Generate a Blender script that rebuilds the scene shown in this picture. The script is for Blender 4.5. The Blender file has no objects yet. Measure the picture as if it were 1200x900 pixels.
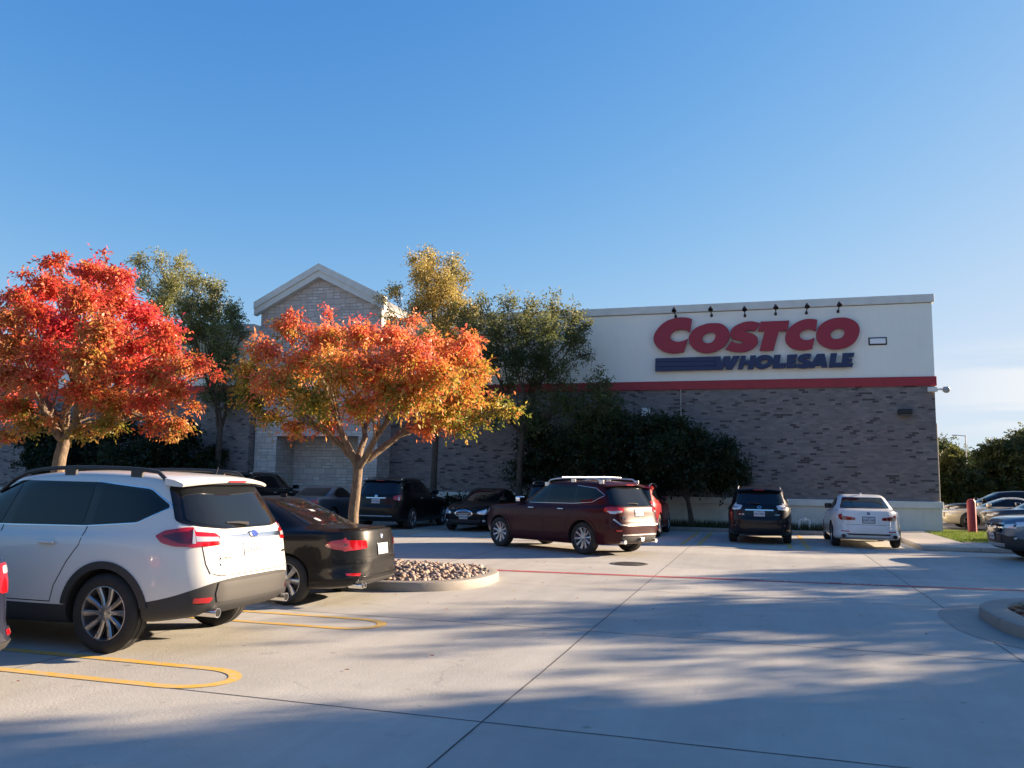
import bpy, bmesh, math, random
import numpy as np
from mathutils import Vector, Matrix
from mathutils.bvhtree import BVHTree
from mathutils.geometry import delaunay_2d_cdt

SC = bpy.context.scene
COL = SC.collection
PI = math.pi
rad = math.radians

# ------------------------------------------------------------------ camera, sky, sun, exposure
YAW, PITCH, ROLL = rad(16.8), math.atan(114 / 970), math.atan(0.016)
cam = bpy.data.objects.new('camera', bpy.data.cameras.new('camera'))
COL.objects.link(cam)
cam.data.sensor_width = 36.0
cam.data.lens = 970 / 1200 * 36
cam.data.clip_end = 3000


def _yaw(x, y, z):
    return Vector((x * math.cos(YAW) - y * math.sin(YAW), x * math.sin(YAW) + y * math.cos(YAW), z))


_fw = _yaw(0, math.cos(PITCH), math.sin(PITCH))
_u0 = _yaw(1, 0, 0)
_v0 = _yaw(0, -math.sin(PITCH), math.cos(PITCH))
_rt = _u0 * math.cos(ROLL) + _v0 * math.sin(ROLL)
_up = -_u0 * math.sin(ROLL) + _v0 * math.cos(ROLL)
M = Matrix((_rt, _up, -_fw)).transposed().to_4x4()
M.translation = Vector((0, 0, 1.7))
cam.matrix_world = M
SC.camera = cam

SUN_AZ, SUN_EL = rad(34), rad(17)          # azimuth from +X (along the facade) towards +Y
world = bpy.data.worlds.new('World')
SC.world = world
world.use_nodes = True
wn = world.node_tree
wn.nodes.clear()
w_out = wn.nodes.new('ShaderNodeOutputWorld')
w_bg = wn.nodes.new('ShaderNodeBackground')
sky = wn.nodes.new('ShaderNodeTexSky')
sky.sky_type = 'NISHITA'
sky.sun_disc = False
sky.sun_elevation = SUN_EL
sky.sun_rotation = PI / 2 - SUN_AZ
sky.air_density = 1.0
sky.dust_density = 0.35
sky.ozone_density = 5.0
w_bg.inputs['Strength'].default_value = 0.065
# thin low clouds towards the sun side
tc = wn.nodes.new('ShaderNodeTexCoord')
sep = wn.nodes.new('ShaderNodeSeparateXYZ')
wn.links.new(tc.outputs['Generated'], sep.inputs[0])
mp = wn.nodes.new('ShaderNodeMapping')
mp.inputs['Scale'].default_value = (3.0, 3.0, 26.0)
mp.inputs['Location'].default_value = (3.1, 1.2, 1.7)
wn.links.new(tc.outputs['Generated'], mp.inputs['Vector'])
nz = wn.nodes.new('ShaderNodeTexNoise')
nz.inputs['Scale'].default_value = 1.6
nz.inputs['Detail'].default_value = 5
wn.links.new(mp.outputs[0], nz.inputs['Vector'])


def wmath(op, a, b=None, clamp=False):
    n = wn.nodes.new('ShaderNodeMath')
    n.operation = op
    n.use_clamp = clamp
    for i, v in enumerate((a, b)):
        if v is None:
            continue
        if isinstance(v, (int, float)):
            n.inputs[i].default_value = v
        else:
            wn.links.new(v, n.inputs[i])
    return n.outputs[0]


def wrange(v, a, b):
    n = wn.nodes.new('ShaderNodeMapRange')
    n.interpolation_type = 'SMOOTHSTEP'
    wn.links.new(v, n.inputs['Value'])
    n.inputs['From Min'].default_value = a
    n.inputs['From Max'].default_value = b
    return n.outputs['Result']


cl = wrange(nz.outputs['Fac'], 0.36, 0.54)
cl = wmath('MULTIPLY', cl, wrange(sep.outputs['Z'], 0.04, 0.085))
cl = wmath('MULTIPLY', cl, wrange(sep.outputs['Z'], 0.165, 0.115))
cl = wmath('MULTIPLY', cl, wrange(sep.outputs['X'], 0.12, 0.30))
cl = wmath('MULTIPLY', cl, 0.9)
# highlight roll-off of the sky's own radiance, as a phone camera exposes it
ssep = wn.nodes.new('ShaderNodeSeparateColor')
wn.links.new(sky.outputs[0], ssep.inputs[0])
scomb = wn.nodes.new('ShaderNodeCombineColor')
SKY_K = 0.26
for ch, (a_, b_, g_) in enumerate(((0.70, 0.225, 1.78), (0.85, 0.555, 1.25), (0.96, 0.53, 1.0))):
    y_ = wmath('POWER', wmath('MULTIPLY', ssep.outputs[ch], SKY_K), g_)
    e_ = wmath('POWER', math.e, wmath('MULTIPLY', y_, -1.0 / b_))
    wn.links.new(wmath('MULTIPLY', wmath('SUBTRACT', 1.0, e_), a_ / SKY_K), scomb.inputs[ch])
wmix = wn.nodes.new('ShaderNodeMix')
wmix.data_type = 'RGBA'
wn.links.new(cl, wmix.inputs['Factor'])
wn.links.new(scomb.outputs[0], wmix.inputs['A'])
wmix.inputs['B'].default_value = (3.55, 3.6, 3.7, 1)
wn.links.new(wmix.outputs['Result'], w_bg.inputs['Color'])
wn.links.new(w_bg.outputs[0], w_out.inputs['Surface'])

sun = bpy.data.objects.new('sun', bpy.data.lights.new('sun', 'SUN'))
COL.objects.link(sun)
sun.data.energy = 4.8
sun.data.angle = rad(0.55)
sun.data.color = (1.0, 0.77, 0.54)
SUND = Vector((math.cos(SUN_AZ) * math.cos(SUN_EL), math.sin(SUN_AZ) * math.cos(SUN_EL), math.sin(SUN_EL)))
sun.rotation_euler = SUND.to_track_quat('Z', 'Y').to_euler()
sun.location = SUND * 60

SC.view_settings.view_transform = 'Standard'
SC.view_settings.look = 'None'
SC.view_settings.gamma = 1
SC.view_settings.use_curve_mapping = False
SC.view_settings.exposure = 2.0
SC.render.engine = 'CYCLES'
SC.cycles.max_bounces = 6
SC.cycles.transparent_max_bounces = 8

# ------------------------------------------------------------------ materials
MAT = {}


def nodes_of(m):
    return m.node_tree.nodes, m.node_tree.links


def pmat(name, color, rough=0.6, metal=0.0, coat=0.0, spec=0.5, noise=0.0, nscale=8.0, bump=0.0, bscale=40.0, emit=None):
    if name in MAT:
        return MAT[name]
    m = bpy.data.materials.new(name)
    m.use_nodes = True
    N, L = nodes_of(m)
    b = N['Principled BSDF']
    b.inputs['Base Color'].default_value = (*color, 1)
    b.inputs['Roughness'].default_value = rough
    b.inputs['Metallic'].default_value = metal
    b.inputs['Coat Weight'].default_value = coat
    b.inputs['Coat Roughness'].default_value = 0.03
    b.inputs['Specular IOR Level'].default_value = spec
    if noise or bump:
        t = N.new('ShaderNodeTexCoord')
        n = N.new('ShaderNodeTexNoise')
        n.inputs['Scale'].default_value = nscale
        n.inputs['Detail'].default_value = 6
        L.new(t.outputs['Object'], n.inputs['Vector'])
        if noise:
            r = N.new('ShaderNodeMapRange')
            r.inputs['From Min'].default_value = 0.3
            r.inputs['From Max'].default_value = 0.7
            r.inputs['To Min'].default_value = 1 - noise
            r.inputs['To Max'].default_value = 1 + noise
            L.new(n.outputs['Fac'], r.inputs['Value'])
            x = N.new('ShaderNodeMix')
            x.data_type = 'RGBA'
            x.blend_type = 'MULTIPLY'
            x.inputs['Factor'].default_value = 1
            x.inputs['A'].default_value = (*color, 1)
            L.new(r.outputs['Result'], x.inputs['B'])
            L.new(x.outputs['Result'], b.inputs['Base Color'])
        if bump:
            n2 = N.new('ShaderNodeTexNoise')
            n2.inputs['Scale'].default_value = bscale
            n2.inputs['Detail'].default_value = 5
            L.new(t.outputs['Object'], n2.inputs['Vector'])
            bp = N.new('ShaderNodeBump')
            bp.inputs['Strength'].default_value = bump
            bp.inputs['Distance'].default_value = 0.02
            L.new(n2.outputs['Fac'], bp.inputs['Height'])
            L.new(bp.outputs[0], b.inputs['Normal'])
    if emit:
        b.inputs['Emission Color'].default_value = (*emit[:3], 1)
        b.inputs['Emission Strength'].default_value = emit[3]
    MAT[name] = m
    return m


def paint(name, color, metal=0.0, rough=0.35, dust=0.30, coat=1.0):
    """car paint: base under clear coat with faint road dust"""
    m = pmat(name, color, rough, metal, coat, 0.15)
    N, L = nodes_of(m)
    b = N['Principled BSDF']
    t = N.new('ShaderNodeTexCoord')
    n = N.new('ShaderNodeTexNoise')
    n.inputs['Scale'].default_value = 3.5
    n.inputs['Detail'].default_value = 8
    L.new(t.outputs['Object'], n.inputs['Vector'])
    r = N.new('ShaderNodeMapRange')
    r.inputs['From Min'].default_value = 0.35
    r.inputs['From Max'].default_value = 0.75
    r.inputs['To Min'].default_value = 0.03
    r.inputs['To Max'].default_value = 0.16
    L.new(n.outputs['Fac'], r.inputs['Value'])
    L.new(r.outputs['Result'], b.inputs['Coat Roughness'])
    s = N.new('ShaderNodeSeparateXYZ')
    L.new(t.outputs['Object'], s.inputs[0])
    d = N.new('ShaderNodeMapRange')
    d.inputs['From Min'].default_value = 0.75
    d.inputs['From Max'].default_value = 0.2
    d.inputs['To Min'].default_value = 0.0
    d.inputs['To Max'].default_value = dust
    L.new(s.outputs['Z'], d.inputs['Value'])
    q = N.new('ShaderNodeMath')
    q.operation = 'MULTIPLY'
    L.new(d.outputs['Result'], q.inputs[0])
    L.new(n.outputs['Fac'], q.inputs[1])
    x = N.new('ShaderNodeMix')
    x.data_type = 'RGBA'
    L.new(q.outputs[0], x.inputs['Factor'])
    x.inputs['A'].default_value = (*color, 1)
    x.inputs['B'].default_value = (0.16, 0.145, 0.125, 1)
    L.new(x.outputs['Result'], b.inputs['Base Color'])
    return m


def leaf_mat(name):
    if name in MAT:
        return MAT[name]
    m = bpy.data.materials.new(name)
    m.use_nodes = True
    N, L = nodes_of(m)
    N.clear()
    o = N.new('ShaderNodeOutputMaterial')
    a = N.new('ShaderNodeAttribute')
    a.attribute_name = 'leafcol'
    d = N.new('ShaderNodeBsdfDiffuse')
    t = N.new('ShaderNodeBsdfTranslucent')
    g = N.new('ShaderNodeBsdfGlossy')
    g.inputs['Roughness'].default_value = 0.45
    g.inputs['Color'].default_value = (0.6, 0.6, 0.6, 1)
    mx = N.new('ShaderNodeMixShader')
    mx.inputs[0].default_value = 0.48
    mg = N.new('ShaderNodeMixShader')
    mg.inputs[0].default_value = 0.04
    L.new(a.outputs['Color'], d.inputs['Color'])
    L.new(a.outputs['Color'], t.inputs['Color'])
    L.new(d.outputs[0], mx.inputs[1])
    L.new(t.outputs[0], mx.inputs[2])
    L.new(mx.outputs[0], mg.inputs[1])
    L.new(g.outputs[0], mg.inputs[2])
    L.new(mg.outputs[0], o.inputs['Surface'])
    MAT[name] = m
    return m


def mixc(N, L, f, a, b, mode='MIX'):
    x = N.new('ShaderNodeMix')
    x.data_type = 'RGBA'
    x.blend_type = mode
    for sock, v in (('Factor', f), ('A', a), ('B', b)):
        if isinstance(v, tuple):
            x.inputs[sock].default_value = (*v, 1) if len(v) == 3 else v
        elif isinstance(v, (int, float)):
            x.inputs[sock].default_value = v
        else:
            L.new(v, x.inputs[sock])
    return x.outputs['Result']


def noise(N, L, vec, scale, detail=6, rough=0.55):
    n = N.new('ShaderNodeTexNoise')
    n.inputs['Scale'].default_value = scale
    n.inputs['Detail'].default_value = detail
    n.inputs['Roughness'].default_value = rough
    L.new(vec, n.inputs['Vector'])
    return n.outputs['Fac']


def rng(N, L, v, a, b, c=0.0, d=1.0):
    n = N.new('ShaderNodeMapRange')
    L.new(v, n.inputs['Value'])
    n.inputs['From Min'].default_value = a
    n.inputs['From Max'].default_value = b
    n.inputs['To Min'].default_value = c
    n.inputs['To Max'].default_value = d
    return n.outputs['Result']


def mapped(N, L, scale):
    t = N.new('ShaderNodeTexCoord')
    m = N.new('ShaderNodeMapping')
    m.inputs['Scale'].default_value = scale
    L.new(t.outputs['Object'], m.inputs['Vector'])
    return m.outputs[0]


def concrete(name, base, wear=1.0):
    m = bpy.data.materials.new(name)
    m.use_nodes = True
    N, L = nodes_of(m)
    b = N['Principled BSDF']
    p = mapped(N, L, (1, 1, 1))
    big = rng(N, L, noise(N, L, p, 0.22, 4), 0.3, 0.7)
    mid = rng(N, L, noise(N, L, p, 1.3, 8, 0.65), 0.35, 0.68)
    fine = rng(N, L, noise(N, L, p, 38, 5, 0.7), 0.3, 0.7)
    streak = rng(N, L, noise(N, L, mapped(N, L, (2.6, 0.16, 1)), 1.0, 6, 0.6), 0.42, 0.72)
    dark = tuple(c * 0.74 for c in base)
    lite = tuple(min(1, c * 1.13) for c in base)
    c = mixc(N, L, big, dark, base)
    c = mixc(N, L, rng(N, L, mid, 0, 1, 0, 0.5), c, lite)
    c = mixc(N, L, rng(N, L, streak, 0, 1, 0, 0.42 * wear), c, tuple(x * 0.62 for x in base))
    spots = rng(N, L, noise(N, L, p, 2.7, 3, 0.4), 0.68, 0.78)
    c = mixc(N, L, rng(N, L, spots, 0, 1, 0, 0.35 * wear), c, tuple(x * 0.45 for x in base))
    c = mixc(N, L, rng(N, L, fine, 0, 1, 0, 0.22), c, dark)
    blot = rng(N, L, noise(N, L, mapped(N, L, (0.9, 1.6, 1)), 0.55, 7, 0.62), 0.52, 0.70)
    c = mixc(N, L, rng(N, L, blot, 0, 1, 0, 0.38 * wear), c, tuple(x * 0.60 for x in base))
    drip = rng(N, L, noise(N, L, mapped(N, L, (1, 1, 1)), 7.0, 2, 0.3), 0.735, 0.79)
    c = mixc(N, L, rng(N, L, drip, 0, 1, 0, 0.5 * wear), c, tuple(x * 0.30 for x in base))
    # hairline cracks
    vo = N.new('ShaderNodeTexVoronoi')
    vo.feature = 'DISTANCE_TO_EDGE'
    vo.inputs['Scale'].default_value = 0.23
    wob = N.new('ShaderNodeTexNoise')
    wob.inputs['Scale'].default_value = 1.7
    wob.inputs['Detail'].default_value = 6
    L.new(p, wob.inputs['Vector'])
    vadd = N.new('ShaderNodeVectorMath')
    vadd.operation = 'MULTIPLY_ADD'
    L.new(wob.outputs['Color'], vadd.inputs[0])
    vadd.inputs[1].default_value = (0.9, 0.9, 0)
    L.new(p, vadd.inputs[2])
    L.new(vadd.outputs[0], vo.inputs['Vector'])
    crack = rng(N, L, vo.outputs['Distance'], 0.0028, 0.0008)
    cmask = rng(N, L, noise(N, L, p, 0.35, 3), 0.50, 0.58)
    cm = N.new('ShaderNodeMath')
    cm.operation = 'MULTIPLY'
    L.new(crack, cm.inputs[0])
    L.new(cmask, cm.inputs[1])
    c = mixc(N, L, rng(N, L, cm.outputs[0], 0, 1, 0, 0.30), c, tuple(x * 0.28 for x in base))
    # slab-to-slab tone
    br = N.new('ShaderNodeTexBrick')
    br.offset = 0.0
    br.inputs['Scale'].default_value = 1
    br.inputs['Mortar Size'].default_value = 0
    br.inputs['Brick Width'].default_value = 4.38
    br.inputs['Row Height'].default_value = 3.86
    br.inputs['Color1'].default_value = (0.86, 0.87, 0.88, 1)
    br.inputs['Color2'].default_value = (1.05, 1.04, 1.02, 1)
    sh = N.new('ShaderNodeMapping')
    sh.inputs['Location'].default_value = (1.93, -5.8, 0)
    t = N.new('ShaderNodeTexCoord')
    L.new(t.outputs['Object'], sh.inputs['Vector'])
    L.new(sh.outputs[0], br.inputs['Vector'])
    c = mixc(N, L, 1.0, c, br.outputs['Color'], 'MULTIPLY')
    L.new(c, b.inputs['Base Color'])
    b.inputs['Roughness'].default_value = 0.62
    b.inputs['Specular IOR Level'].default_value = 0.35
    bp = N.new('ShaderNodeBump')
    bp.inputs['Strength'].default_value = 0.25
    bp.inputs['Distance'].default_value = 0.01
    L.new(fine, bp.inputs['Height'])
    L.new(bp.outputs[0], b.inputs['Normal'])
    MAT[name] = m
    return m


def worn_paint(name, color, under=(0.40, 0.38, 0.35), amount=0.3):
    m = bpy.data.materials.new(name)
    m.use_nodes = True
    N, L = nodes_of(m)
    b = N['Principled BSDF']
    p = mapped(N, L, (1, 1, 1))
    w = rng(N, L, noise(N, L, p, 9, 9, 0.75), 0.56 - amount * 0.25, 0.80 - amount * 0.25)
    c = mixc(N, L, w, color, under)
    c = mixc(N, L, rng(N, L, noise(N, L, p, 1.2, 5), 0.3, 0.8, 0, 0.4), c, tuple(x * 0.6 for x in color))
    L.new(c, b.inputs['Base Color'])
    b.inputs['Roughness'].default_value = 0.6
    MAT[name] = m
    return m


def wall_vec(N, L):
    t = N.new('ShaderNodeTexCoord')
    s = N.new('ShaderNodeSeparateXYZ')
    L.new(t.outputs['Object'], s.inputs[0])
    a = N.new('ShaderNodeMath')
    a.operation = 'ADD'
    L.new(s.outputs['X'], a.inputs[0])
    L.new(s.outputs['Y'], a.inputs[1])
    c = N.new('ShaderNodeCombineXYZ')
    L.new(a.outputs[0], c.inputs['X'])
    L.new(s.outputs['Z'], c.inputs['Y'])
    return c.outputs[0], t.outputs['Object'], s


def brick_mat(name):
    m = bpy.data.materials.new(name)
    m.use_nodes = True
    N, L = nodes_of(m)
    b = N['Principled BSDF']
    v, o, s = wall_vec(N, L)
    br = N.new('ShaderNodeTexBrick')
    L.new(v, br.inputs['Vector'])
    br.inputs['Scale'].default_value = 1
    br.inputs['Brick Width'].default_value = 0.24
    br.inputs['Row Height'].default_value = 0.08
    br.inputs['Mortar Size'].default_value = 0.005
    br.offset = 0.5
    br.inputs['Mortar Smooth'].default_value = 0.2
    br.inputs['Color1'].default_value = (0, 0, 0, 1)
    br.inputs['Color2'].default_value = (1, 1, 1, 1)
    r = N.new('ShaderNodeValToRGB')
    r.color_ramp.interpolation = 'CONSTANT'
    sv = N.new('ShaderNodeSeparateXYZ')
    L.new(v, sv.inputs[0])

    def mth(op, p, q=None):
        n = N.new('ShaderNodeMath')
        n.operation = op
        for i, w in enumerate((p, q)):
            if w is None:
                continue
            if isinstance(w, (int, float)):
                n.inputs[i].default_value = w
            else:
                L.new(w, n.inputs[i])
        return n.outputs[0]
    row = mth('FLOOR', mth('DIVIDE', sv.outputs['Y'], 0.08))
    shift = mth('MULTIPLY', mth('SUBTRACT', 1.0, mth('MODULO', mth('ABSOLUTE', row), 2.0)), 0.5)
    colm = mth('FLOOR', mth('ADD', mth('DIVIDE', sv.outputs['X'], 0.24), shift))
    cv_ = N.new('ShaderNodeCombineXYZ')
    L.new(colm, cv_.inputs['X'])
    L.new(row, cv_.inputs['Y'])
    wnz = N.new('ShaderNodeTexWhiteNoise')
    wnz.noise_dimensions = '3D'
    L.new(cv_.outputs[0], wnz.inputs['Vector'])
    e = r.color_ramp.elements
    e[0].position = 0.0
    e[0].color = (0.035, 0.030, 0.034, 1)
    e[1].position = 0.10
    e[1].color = (0.176, 0.160, 0.162, 1)
    for pos, col in ((0.28, (0.235, 0.205, 0.205, 1)), (0.45, (0.195, 0.183, 0.19, 1)), (0.62, (0.265, 0.235, 0.232, 1)), (0.78, (0.157, 0.145, 0.155, 1)), (0.90, (0.225, 0.21, 0.22, 1))):
        x = e.new(pos)
        x.color = col
    L.new(wnz.outputs['Value'], r.inputs[0])
    c = mixc(N, L, br.outputs['Fac'], r.outputs[0], (0.21, 0.185, 0.165))
    c = mixc(N, L, rng(N, L, noise(N, L, o, 0.5, 6), 0.3, 0.75, 0, 0.5), c, (0.15, 0.13, 0.122))
    c = mixc(N, L, rng(N, L, noise(N, L, o, 14, 6), 0.3, 0.75, 0, 0.35), c, (0.135, 0.12, 0.114))
    L.new(c, b.inputs['Base Color'])
    b.inputs['Roughness'].default_value = 0.85
    bp = N.new('ShaderNodeBump')
    bp.inputs['Strength'].default_value = 0.5
    bp.inputs['Distance'].default_value = 0.01
    bp.invert = True
    L.new(br.outputs['Fac'], bp.inputs['Height'])
    L.new(bp.outputs[0], b.inputs['Normal'])
    MAT[name] = m
    return m


def stone_mat(name):
    """random ashlar: two brick grids of different gauge, switched by a coarse cell grid"""
    m = bpy.data.materials.new(name)
    m.use_nodes = True
    N, L = nodes_of(m)
    b = N['Principled BSDF']
    v, o, s = wall_vec(N, L)

    def br(w, h, off, sq, sqf):
        n = N.new('ShaderNodeTexBrick')
        L.new(v, n.inputs['Vector'])
        n.offset = off
        n.squash = sq
        n.squash_frequency = sqf
        n.inputs['Scale'].default_value = 1
        n.inputs['Brick Width'].default_value = w
        n.inputs['Row Height'].default_value = h
        n.inputs['Mortar Size'].default_value = 0.011
        n.inputs['Mortar Smooth'].default_value = 0.3
        n.inputs['Color1'].default_value = (0, 0, 0, 1)
        n.inputs['Color2'].default_value = (1, 1, 1, 1)
        return n
    a1 = br(0.56, 0.27, 0.37, 0.62, 3)
    a2 = br(0.28, 0.135, 0.43, 1.5, 2)
    sel = br(0.56, 0.27, 0.37, 0.62, 3)
    sw = N.new('ShaderNodeMath')
    sw.operation = 'GREATER_THAN'
    L.new(sel.outputs['Color'], sw.inputs[0])
    sw.inputs[1].default_value = 0.50
    col = mixc(N, L, sw.outputs[0], a1.outputs['Color'], a2.outputs['Color'])
    mo = N.new('ShaderNodeMath')
    mo.operation = 'MULTIPLY'
    L.new(sw.outputs[0], mo.inputs[0])
    L.new(a2.outputs['Fac'], mo.inputs[1])
    mm = N.new('ShaderNodeMath')
    mm.operation = 'MAXIMUM'
    L.new(mo.outputs[0], mm.inputs[0])
    L.new(a1.outputs['Fac'], mm.inputs[1])
    r = N.new('ShaderNodeValToRGB')
    e = r.color_ramp.elements
    e[0].color = (0.45, 0.41, 0.38, 1)
    e[1].color = (0.68, 0.645, 0.61, 1)
    L.new(col, r.inputs[0])
    c = mixc(N, L, rng(N, L, noise(N, L, o, 6, 8, 0.65), 0.3, 0.75, 0, 0.45), r.outputs[0], (0.46, 0.42, 0.375))
    c = mixc(N, L, mm.outputs[0], c, (0.36, 0.335, 0.31))
    L.new(c, b.inputs['Base Color'])
    b.inputs['Roughness'].default_value = 0.9
    bp = N.new('ShaderNodeBump')
    bp.inputs['Strength'].default_value = 0.8
    bp.inputs['Distance'].default_value = 0.03
    bp.invert = True
    L.new(mm.outputs[0], bp.inputs['Height'])
    L.new(bp.outputs[0], b.inputs['Normal'])
    MAT[name] = m
    return m


def stucco_mat(name, base, stain, amt):
    m = bpy.data.materials.new(name)
    m.use_nodes = True
    N, L = nodes_of(m)
    b = N['Principled BSDF']
    o = mapped(N, L, (1, 1, 1))
    st = rng(N, L, noise(N, L, mapped(N, L, (1.1, 1.1, 0.5)), 1.3, 9, 0.7), 0.47, 0.74, 0, amt)
    c = mixc(N, L, st, base, stain)
    run = rng(N, L, noise(N, L, mapped(N, L, (5.0, 5.0, 0.22)), 1.6, 6, 0.6), 0.52, 0.78, 0, 0.14)
    c = mixc(N, L, run, c, tuple(x * 0.72 for x in stain))
    c = mixc(N, L, rng(N, L, noise(N, L, o, 50, 4), 0.3, 0.7, 0, 0.15), c, tuple(x * 0.7 for x in base))
    L.new(c, b.inputs['Base Color'])
    b.inputs['Roughness'].default_value = 0.9
    bp = N.new('ShaderNodeBump')
    bp.inputs['Strength'].default_value = 0.3
    bp.inputs['Distance'].default_value = 0.01
    L.new(noise(N, L, o, 60, 4), bp.inputs['Height'])
    L.new(bp.outputs[0], b.inputs['Normal'])
    MAT[name] = m
    return m


def bark_mat(name, base):
    m = bpy.data.materials.new(name)
    m.use_nodes = True
    N, L = nodes_of(m)
    b = N['Principled BSDF']
    v = mapped(N, L, (9, 9, 3.2))
    n = noise(N, L, v, 2.2, 8, 0.7)
    c = mixc(N, L, rng(N, L, n, 0.35, 0.7), tuple(x * 0.38 for x in base), base)
    L.new(c, b.inputs['Base Color'])
    b.inputs['Roughness'].default_value = 0.92
    bp = N.new('ShaderNodeBump')
    bp.inputs['Strength'].default_value = 0.9
    bp.inputs['Distance'].default_value = 0.03
    L.new(n, bp.inputs['Height'])
    L.new(bp.outputs[0], b.inputs['Normal'])
    MAT[name] = m
    return m


def chrome(name='chrome trim'):
    return pmat(name, (0.78, 0.78, 0.80), 0.14, 1.0)


# ------------------------------------------------------------------ object helpers
def tag(o, label=None, cat=None, group=None, kind=None):
    if label:
        o['label'] = label
    if cat:
        o['category'] = cat
    if group:
        o['group'] = group
    if kind:
        o['kind'] = kind
    return o


def empty(name, loc=(0, 0, 0), rz=0.0):
    o = bpy.data.objects.new(name, None)
    COL.objects.link(o)
    o.location = loc
    o.rotation_euler = (0, 0, rz)
    o.empty_display_size = 0.2
    return o


def link(name, me, mats=None, parent=None):
    o = bpy.data.objects.new(name, me)
    if mats is not None:
        for m in (mats if isinstance(mats, (list, tuple)) else [mats]):
            me.materials.append(m)
    COL.objects.link(o)
    if parent is not None:
        o.parent = parent
    return o


def from_bm(name, bm, mats=None, parent=None, smooth=False, angle=None):
    me = bpy.data.meshes.new(name)
    bm.normal_update()
    bm.to_mesh(me)
    bm.free()
    if smooth:
        me.polygons.foreach_set('use_smooth', [True] * len(me.polygons))
        if angle:
            me.set_sharp_from_angle(angle=rad(angle))
    return link(name, me, mats, parent)


def bm_box(bm, lo, hi, bevel=0.0, seg=2, mat=None):
    """axis box added to bm, optionally bevelled; mat = Matrix applied after"""
    r = bmesh.ops.create_cube(bm, size=1)
    vs = r['verts']
    for v in vs:
        v.co = Vector([lo[i] + (v.co[i] + 0.5) * (hi[i] - lo[i]) for i in range(3)])
    if bevel:
        es = list({e for v in vs for e in v.link_edges})
        rr = bmesh.ops.bevel(bm, geom=es, offset=bevel, segments=seg, affect='EDGES', profile=0.5)
        vs = list({v for f in rr['faces'] for v in f.verts} | {v for v in vs if v.is_valid})
    if mat is not None:
        bmesh.ops.transform(bm, matrix=mat, verts=[v for v in vs if v.is_valid])
    return vs


def box(name, lo, hi, mat, parent=None, bevel=0.0, seg=2, xf=None, smooth=False):
    bm = bmesh.new()
    bm_box(bm, lo, hi, bevel, seg, xf)
    return from_bm(name, bm, mat, parent, smooth, 40 if smooth else None)


def bm_tube(bm, pts, rads, sides=8, cap=True):
    pts = [Vector(p) for p in pts]
    if isinstance(rads, (int, float)):
        rads = [rads] * len(pts)
    rings = []
    ref = None
    for i, p in enumerate(pts):
        d = (pts[min(i + 1, len(pts) - 1)] - pts[max(i - 1, 0)]).normalized()
        if ref is None:
            ref = d.orthogonal().normalized()
        ref = (ref - d * ref.dot(d))
        if ref.length < 1e-4:
            ref = d.orthogonal()
        ref.normalize()
        q = d.cross(ref)
        rings.append([bm.verts.new(p + (ref * math.cos(2 * PI * k / sides) + q * math.sin(2 * PI * k / sides)) * rads[i]) for k in range(sides)])
    for a, b in zip(rings, rings[1:]):
        for k in range(sides):
            bm.faces.new((a[k], a[(k + 1) % sides], b[(k + 1) % sides], b[k]))
    if cap:
        bm.faces.new(rings[0][::-1])
        bm.faces.new(rings[-1])


def tube(name, pts, rads, mat, parent=None, sides=10):
    bm = bmesh.new()
    bm_tube(bm, pts, rads, sides)
    return from_bm(name, bm, mat, parent, True, 50)


def bm_lathe(bm, prof, axis='Z', seg=32, center=(0, 0, 0), closed=False, mat=None):
    """prof: list of (radius, height)"""
    rings = []
    for r, h in prof:
        ring = []
        for k in range(seg):
            a = 2 * PI * k / seg
            if axis == 'Z':
                p = Vector((r * math.cos(a), r * math.sin(a), h))
            elif axis == 'Y':
                p = Vector((r * math.cos(a), h, r * math.sin(a)))
            else:
                p = Vector((h, r * math.cos(a), r * math.sin(a)))
            if mat is not None:
                p = mat @ p
            ring.append(bm.verts.new(p + Vector(center)))
        rings.append(ring)
    prs = list(zip(rings, rings[1:]))
    if closed:
        prs.append((rings[-1], rings[0]))
    for a, b in prs:
        for k in range(seg):
            bm.faces.new((a[k], a[(k + 1) % seg], b[(k + 1) % seg], b[k]))
    if not closed:
        if prof[0][0] > 1e-4:
            bm.faces.new(rings[0][::-1])
        if prof[-1][0] > 1e-4:
            bm.faces.new(rings[-1])
    bmesh.ops.remove_doubles(bm, verts=[v for r in rings for v in r], dist=1e-5)
    bmesh.ops.recalc_face_normals(bm, faces=bm.faces)


def lathe(name, prof, mat, parent=None, axis='Z', seg=28, center=(0, 0, 0), angle=40, closed=False):
    bm = bmesh.new()
    bm_lathe(bm, prof, axis, seg, center, closed)
    return from_bm(name, bm, mat, parent, True, angle)


def spline(pts):
    """closed Catmull-Rom through (x, z, corner) points -> dense list of (x, z)"""
    n = len(pts)
    out = []
    for i in range(n):
        p0, p1, p2, p3 = pts[i - 1], pts[i], pts[(i + 1) % n], pts[(i + 2) % n]
        if p1[2] and p2[2]:
            out.append((p1[0], p1[1]))
            continue
        a = p1 if p1[2] else p0
        d = p2 if p2[2] else p3
        for k in range(4):
            t = k / 4
            q = []
            for c in (0, 1):
                q.append(0.5 * (2 * p1[c] + (p2[c] - a[c]) * t + (2 * a[c] - 5 * p1[c] + 4 * p2[c] - d[c]) * t * t + (3 * p1[c] - a[c] - 3 * p2[c] + d[c]) * t ** 3))
            out.append(tuple(q))
    return out


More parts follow.
